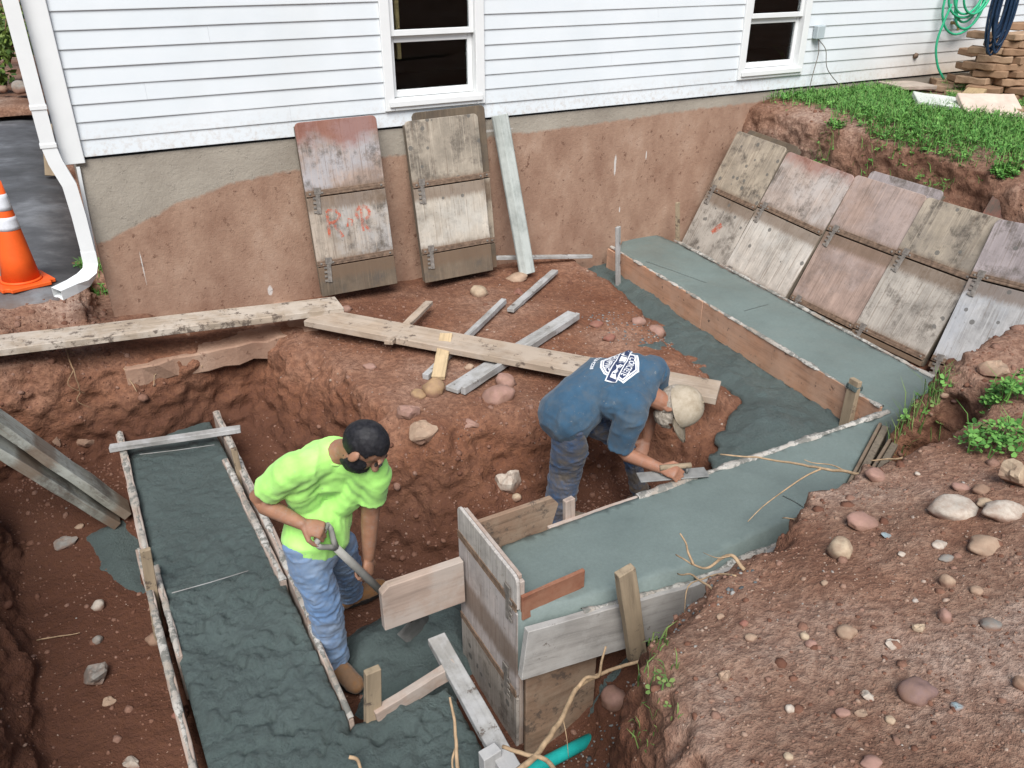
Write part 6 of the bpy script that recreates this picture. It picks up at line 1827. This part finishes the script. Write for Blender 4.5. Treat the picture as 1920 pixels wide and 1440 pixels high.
MAT['hair'] = m_hair('black_hair', (0.006, 0.006, 0.008), (0.022, 0.021, 0.025))
head_shell('hair', gh, (.077, .098, .098), (0, -.014, .027), lambda L: (L[:, 2] > np.where(L[:, 1] > .03, .055 + .35 * (L[:, 1] - .03), np.where(L[:, 1] > -.02, .02, -.045 - .35 * (-.02 - L[:, 1])))) & (L[:, 1] < .082), MAT['hair'], g_root, .0035, 4)
head_shell('beard', gh, (.065, .078, .080), (0, .020, -.050), lambda L: (L[:, 2] < np.where(np.abs(L[:, 0]) > .045, .02, -.052)) & (L[:, 1] > -.012), MAT['hair'], g_root, .004, 9)
for s_ in (-1, 1):
    hc, fz, uz, lx, org = gh
    tube('eyebrow', [hc + fz * .093 + lx * s_ * a + uz * q - org for a, q in ((.012, .030), (.03, .036), (.048, .030))], [.004, .005, .003], 5, MAT['hair'], g_root)

# shovel held in both hands
hR, hL = GJ['haR'], GJ['haL']
sa = GJ['wrR'] + nv(hR - GJ['wrR']) * .085 + np.array([.0, .012, -.03]); sdv = nv((hL + np.array([-.005, -.015, -.01])) - sa)
shv = empty('shovel', tuple(sa), 'grey shafted shovel with a D shaped grip held by the man in green', 'shovel')
def rel(p): return tuple(np.array(p) - sa)
MAT['fibre'] = m_plain('grey_fibreglass', (0.33, 0.32, 0.29), .5, .15, 14); MAT['blade_steel'] = m_plain('cement_stained_steel', (0.22, 0.22, 0.21), .5, .3, 14)
sw = nv(np.cross(sdv, [.3, -.8, .4]))
tube('shaft', [rel(sa + sdv * .13), rel(sa + sdv * .3), rel(sa + sdv * .78)], [.018, .020, .017], 12, MAT['fibre'], shv)
tube('grip', [rel(sa - sw * .05), rel(sa + sw * .05)], .013, 10, MAT['fibre'], shv)
for s_ in (-1, 1): tube('yoke', [rel(sa + sw * s_ * .048), rel(sa + sw * s_ * .045 + sdv * .035), rel(sa + sw * s_ * .02 + sdv * .085), rel(sa + sdv * .13)], [.012, .013, .013, .016], 8, MAT['fibre'], shv)
tube('socket', [rel(sa + sdv * .74), rel(sa + sdv * .95)], [.022, .026], 12, MAT['ink'], shv)
bm = bmesh.new(); nn = np.cross(sdv, sw); G = []
for i in range(8):
    row = []
    for k in range(7):
        u = i / 7; v_ = (k - 3) / 3; wd = .10 * (1 if u < .6 else math.sqrt(max(.02, 1 - ((u - .6) / .42) ** 2)))
        row.append(bm.verts.new(rel(sa + sdv * (.92 + .26 * u) + sw * v_ * wd + nn * (.03 * v_ * v_ - .02))))
    G.append(row)
for i in range(7):
    for k in range(6): bm.faces.new((G[i][k], G[i + 1][k], G[i + 1][k + 1], G[i][k + 1]))
bmesh.ops.solidify(bm, geom=bm.faces[:], thickness=.003)
me = bpy.data.meshes.new('blade'); bm.to_mesh(me); bm.free(); link('blade', me, MAT['blade_steel'], shv, True)

BJ = {'pel': (1.965, -2.87, -0.985), 'sp': (2.165, -2.84, -0.865), 'neck': (2.325, -3.04, -0.885), 'head': (2.475, -3.125, -0.985), 'shR': (2.165, -3.140, -0.905), 'elR': (2.150, -3.075, -1.180), 'wrR': (2.266, -3.289, -1.200), 'haR': (2.305, -3.365, -1.195), 'shL': (2.440, -2.95, -0.80), 'elL': (2.50, -2.90, -1.06), 'wrL': (2.43, -2.955, -1.26), 'haL': (2.375, -2.985, -1.31), 'hiR': (1.945, -2.955, -1.00), 'knR': (1.976, -2.832, -1.36), 'anR': (1.962, -2.784, -1.739), 'toR': (2.10, -2.88, -1.77), 'hiL': (1.995, -2.78, -1.02), 'knL': (2.36, -2.90, -1.31), 'anL': (2.478, -2.884, -1.713), 'toL': (2.632, -2.93, -1.77)}
bmt = {'skin': m_skin('sunburnt_skin', (0.33, 0.155, 0.095), .3), 'jeans': m_cloth('dirty_blue_denim', (0.048, 0.085, 0.16), (0.135, 0.11, 0.085), .95, fade=(0.08, 0.12, 0.20)), 'shirt': m_cloth('faded_blue_cotton', (0.045, 0.098, 0.158), (0.095, 0.11, 0.12), .55),
       'boot': m_cloth('mud_caked_leather', (0.12, 0.075, 0.045), (0.16, 0.15, 0.13), .6, 90), 'dark': MAT['ink']}
bc = lerp(BJ['sp'], BJ['neck'], .35) + np.array([0, 0, .1])
b_root, b_shirt, bh, BJ = person(BJ, 'man in faded blue shirt and tan cap stooping to trowel the footing', (.93, -.36, 0), (-.117, -.54, -.815), (.60, -.70, .38), bmt,
    {'seed': 11, 'leg': 1.24, 'handR': {'back': (-.35, -.35, .85), 'thumb': 1, 'curl': (55, 65, 40)}, 'handL': {'back': (.3, -.2, .9), 'thumb': -1, 'curl': (35, 45, 30)}, 'hem': .06, 'sleeve': .86, 'calm': tuple(bc)})
MAT['grey_hair'] = m_hair('grey_hair', (0.20, 0.17, 0.135), (0.42, 0.37, 0.31), .8)
head_shell('hair', bh, (.086, .112, .102), (0, -.020, .006), lambda L: (L[:, 1] < .012) & (L[:, 2] > -.092), MAT['grey_hair'], b_root, .005, 14)
head_shell('beard', bh, (.064, .075, .079), (0, .022, -.048), lambda L: (L[:, 2] < np.where(np.abs(L[:, 0]) > .045, .0, -.045)) & (L[:, 1] > -.02), MAT['grey_hair'], b_root, .006, 19)
head_shell('nape_hair', bh, (.070, .052, .060), (0, -.060, -.050), lambda L: L[:, 0] < 9, MAT['grey_hair'], b_root, .012, 23)
# cap: six panel crown with a curved brim
hc, fz, uz, lx, org = bh
def m_cap():
    k = NT('dusty_tan_canvas', .9, .12); f = k.noise(9, 6, .7)
    k.col(k.mix(k.ramp(f, [(.45, 0), (.62, .6)]), k.ramp(k.noise(30, 4), [(.3, (.37, .31, .23)), (.7, (.47, .405, .315))]), (.22, .17, .11))); k.bump(k.noise(200, 2), .3, .002); return k.m
MAT['cap'] = m_cap()
capo = empty('cap', tuple(hc), 'dusty tan baseball cap worn by the stooping man', 'cap')
bm = bmesh.new(); R = []
for i in range(10):
    th = math.pi / 2 * i / 9; row = []
    for k in range(36):
        q = 2 * math.pi * k / 36; rr_ = math.cos(th) ** .8 if i < 9 else 0.02
        seam = .0016 * (1 - min(1, abs(((q * 6 / (2 * math.pi)) % 1) - 0) * 12))
        p_ = lx * (.097 - seam) * math.cos(q) * rr_ + fz * (.118 - seam) * math.sin(q) * rr_ + uz * (.010 + .140 * math.sin(th)) - fz * .012
        row.append(bm.verts.new(tuple(p_)))
    R.append(row)
for a, b_ in zip(R, R[1:]):
    for k in range(36): bm.faces.new((a[k], a[(k + 1) % 36], b_[(k + 1) % 36], b_[k]))
bm.faces.new(R[-1])
bmesh.ops.recalc_face_normals(bm, faces=bm.faces)
me = bpy.data.meshes.new('crown'); bm.to_mesh(me); bm.free(); link('crown', me, MAT['cap'], capo, True)
bm = bmesh.new(); R = []
for i in range(6):
    row = []; u = i / 5
    for k in range(13):
        q = math.pi * (.12 + .76 * k / 12)
        base = lx * .098 * math.cos(q) + fz * (.117 * math.sin(q) - .012)
        ext = fz * .078 * u * (math.sin(q) ** .6) + lx * .012 * u * math.cos(q)
        sag = -uz * (.018 * (math.cos(q)) ** 2 + .012 * u)
        row.append(bm.verts.new(tuple(base + ext + sag + uz * .022)))
    R.append(row)
for a, b_ in zip(R, R[1:]):
    for k in range(12): bm.faces.new((a[k], a[k + 1], b_[k + 1], b_[k]))
bmesh.ops.solidify(bm, geom=bm.faces[:], thickness=.004)
me = bpy.data.meshes.new('brim'); bm.to_mesh(me); bm.free(); link('brim', me, MAT['cap'], capo, True)
tube('button', [tuple(uz * .148 - fz * .012), tuple(uz * .154 - fz * .012)], [.008, .006], 8, MAT['cap'], capo)

# magnesium float under the trowelling hand
fa, fb = np.array(Zp(1197, 897, TOPF + .012)), np.array(Zp(1325, 886, TOPF + .012))
fl = empty('hand_float', tuple(fa), 'flat metal concrete float under the hand of the man in blue', 'trowel')
M, L = frame_from((0, 0, 0), tuple(fb - fa))
bm = bmesh.new(); box_bm(bm, L, .085, .008, M); link('blade', bm_mesh('blade', bm, .002), MAT['blade_steel'], fl)
d = (fb - fa) / L
tube('handle', [tuple(d * L * .3 + np.array([0, 0, .055])), tuple(d * L * .75 + np.array([0, 0, .055]))], .015, 10, MAT['stake'], fl)
for q in (.34, .7): tube('post', [tuple(d * L * q + np.array([0, 0, .006])), tuple(d * L * q + np.array([0, 0, .055]))], .008, 8, MAT['blade_steel'], fl)

# ---- print on the back of the blue shirt, laid on the cloth
V, _ = mesh_np(b_shirt.data)
fcs = [tuple(p.vertices) for p in b_shirt.data.polygons]
SB = BVHTree.FromPolygons([Vector(v) for v in V], fcs)
MAT['print_w'] = m_plain('white_print', (0.72, 0.73, 0.74), .8, .05, 60); MAT['print_d'] = m_plain('navy_print', (0.03, 0.045, 0.10), .8, .1, 60)
borg = bh[4]
ux = nv(BJ['shR'] - BJ['shL'])                       # reading direction across the back
vy = BJ['neck'] - BJ['sp']; vy = nv(vy - ux * (vy @ ux)); nz_ = np.cross(ux, vy)
if nz_[2] < 0: nz_ = -nz_
pc_ = lerp(BJ['sp'], BJ['neck'], .36) - borg - ux * .035
def on_shirt(u, v, off):
    u, v = u * .86, v * .86
    o_ = pc_ + ux * u + vy * v + nz_ * .5
    loc, nr, i, dd = SB.ray_cast(Vector(o_), Vector(-nz_))
    if loc is None: loc = Vector(pc_ + ux * u + vy * v); nr = Vector(nz_)
    return loc + Vector(nz_) * off
def print_poly(pts, off, mat, res=.012):
    P = [np.array(p, float) for p in pts]; bd = []
    for i in range(len(P)):
        a, b_ = P[i], P[(i + 1) % len(P)]; n = max(1, int(np.linalg.norm(b_ - a) / res))
        for k in range(n): bd.append(a + (b_ - a) * k / n)
    bd = np.array(bd); lo_, hi_ = bd.min(0), bd.max(0)
    gx, gy = np.meshgrid(np.arange(lo_[0], hi_[0], res), np.arange(lo_[1], hi_[1], res), indexing='ij'); G = np.stack([gx.ravel(), gy.ravel()], -1)
    G = G[poly_sd(G[:, 0], G[:, 1], bd) < -res * .5]
    pts_ = np.concatenate([bd, G]); ed = [(i, (i + 1) % len(bd)) for i in range(len(bd))]
    vc, _, fc, *_ = delaunay_2d_cdt([Vector(p) for p in pts_], ed, [], 1, 1e-6)
    me = mesh_from('print', [on_shirt(v.x, v.y, off) for v in vc], [tuple(f) for f in fc])
    return link('shirt_print', me, mat, b_shirt)
def print_text(s, u, v, size, off, mat, width=None, arc=0.0, weight=.02):
    cu = bpy.data.curves.new('t', 'FONT'); cu.body = s; cu.size = 1.0; cu.align_x = 'CENTER'; cu.align_y = 'CENTER'; cu.offset = weight; cu.resolution_u = 2
    o_ = bpy.data.objects.new('t', cu); COL.objects.link(o_); dg = bpy.context.evaluated_depsgraph_get(); dg.update()
    me = bpy.data.meshes.new_from_object(o_.evaluated_get(dg)); bpy.data.objects.remove(o_)
    W, _ = mesh_np(me); w0 = W[:, 0].max() - W[:, 0].min(); h0 = W[:, 1].max() - W[:, 1].min()
    sx = (width / w0) if width else size / h0; sy = size / h0
    W[:, 1] -= (W[:, 1].max() + W[:, 1].min()) / 2
    for i, vv in enumerate(me.vertices):
        x = W[i, 0] * sx; y = W[i, 1] * sy
        vv.co = on_shirt(u + x, v + y + arc * x * x, off)
    me.update(); me.name = 'print'
    return link('shirt_print', me, mat, b_shirt)
shield = [(-.115, .03), (-.13, .075), (-.07, .105), (0, .13), (.07, .105), (.13, .075), (.115, .03), (.115, -.03), (.11, -.06), (.07, -.10), (0, -.122), (-.07, -.10), (-.11, -.06), (-.115, -.03)]
def sc(p, k): return [(x * k, y * k) for x, y in p]
print_poly(shield, .0016, MAT['print_w']); print_poly(sc(shield, .90), .0024, MAT['print_d']); print_poly(sc(shield, .875), .0032, MAT['print_w']); print_poly(sc(shield, .80), .0040, MAT['print_d'])
print_text('CONCRETE', 0, .066, .040, .0048, MAT['print_w'], .165, -1.2); print_text('PUMPING', 0, -.064, .040, .0048, MAT['print_w'], .150, 1.4)
bar = [(-.155, -.036), (.155, -.036), (.155, .036), (-.155, .036)]
print_poly(bar, .0056, MAT['print_w']); print_poly([(-.146, -.029), (.146, -.029), (.146, .029), (-.146, .029)], .0064, MAT['print_d'])
print_text('JIM', 0, 0, .052, .0072, MAT['print_w'], .275, 0, .055)
print_text('06-258-9228', 0, -.155, .024, .0018, MAT['print_w'], .19, .9, .03)
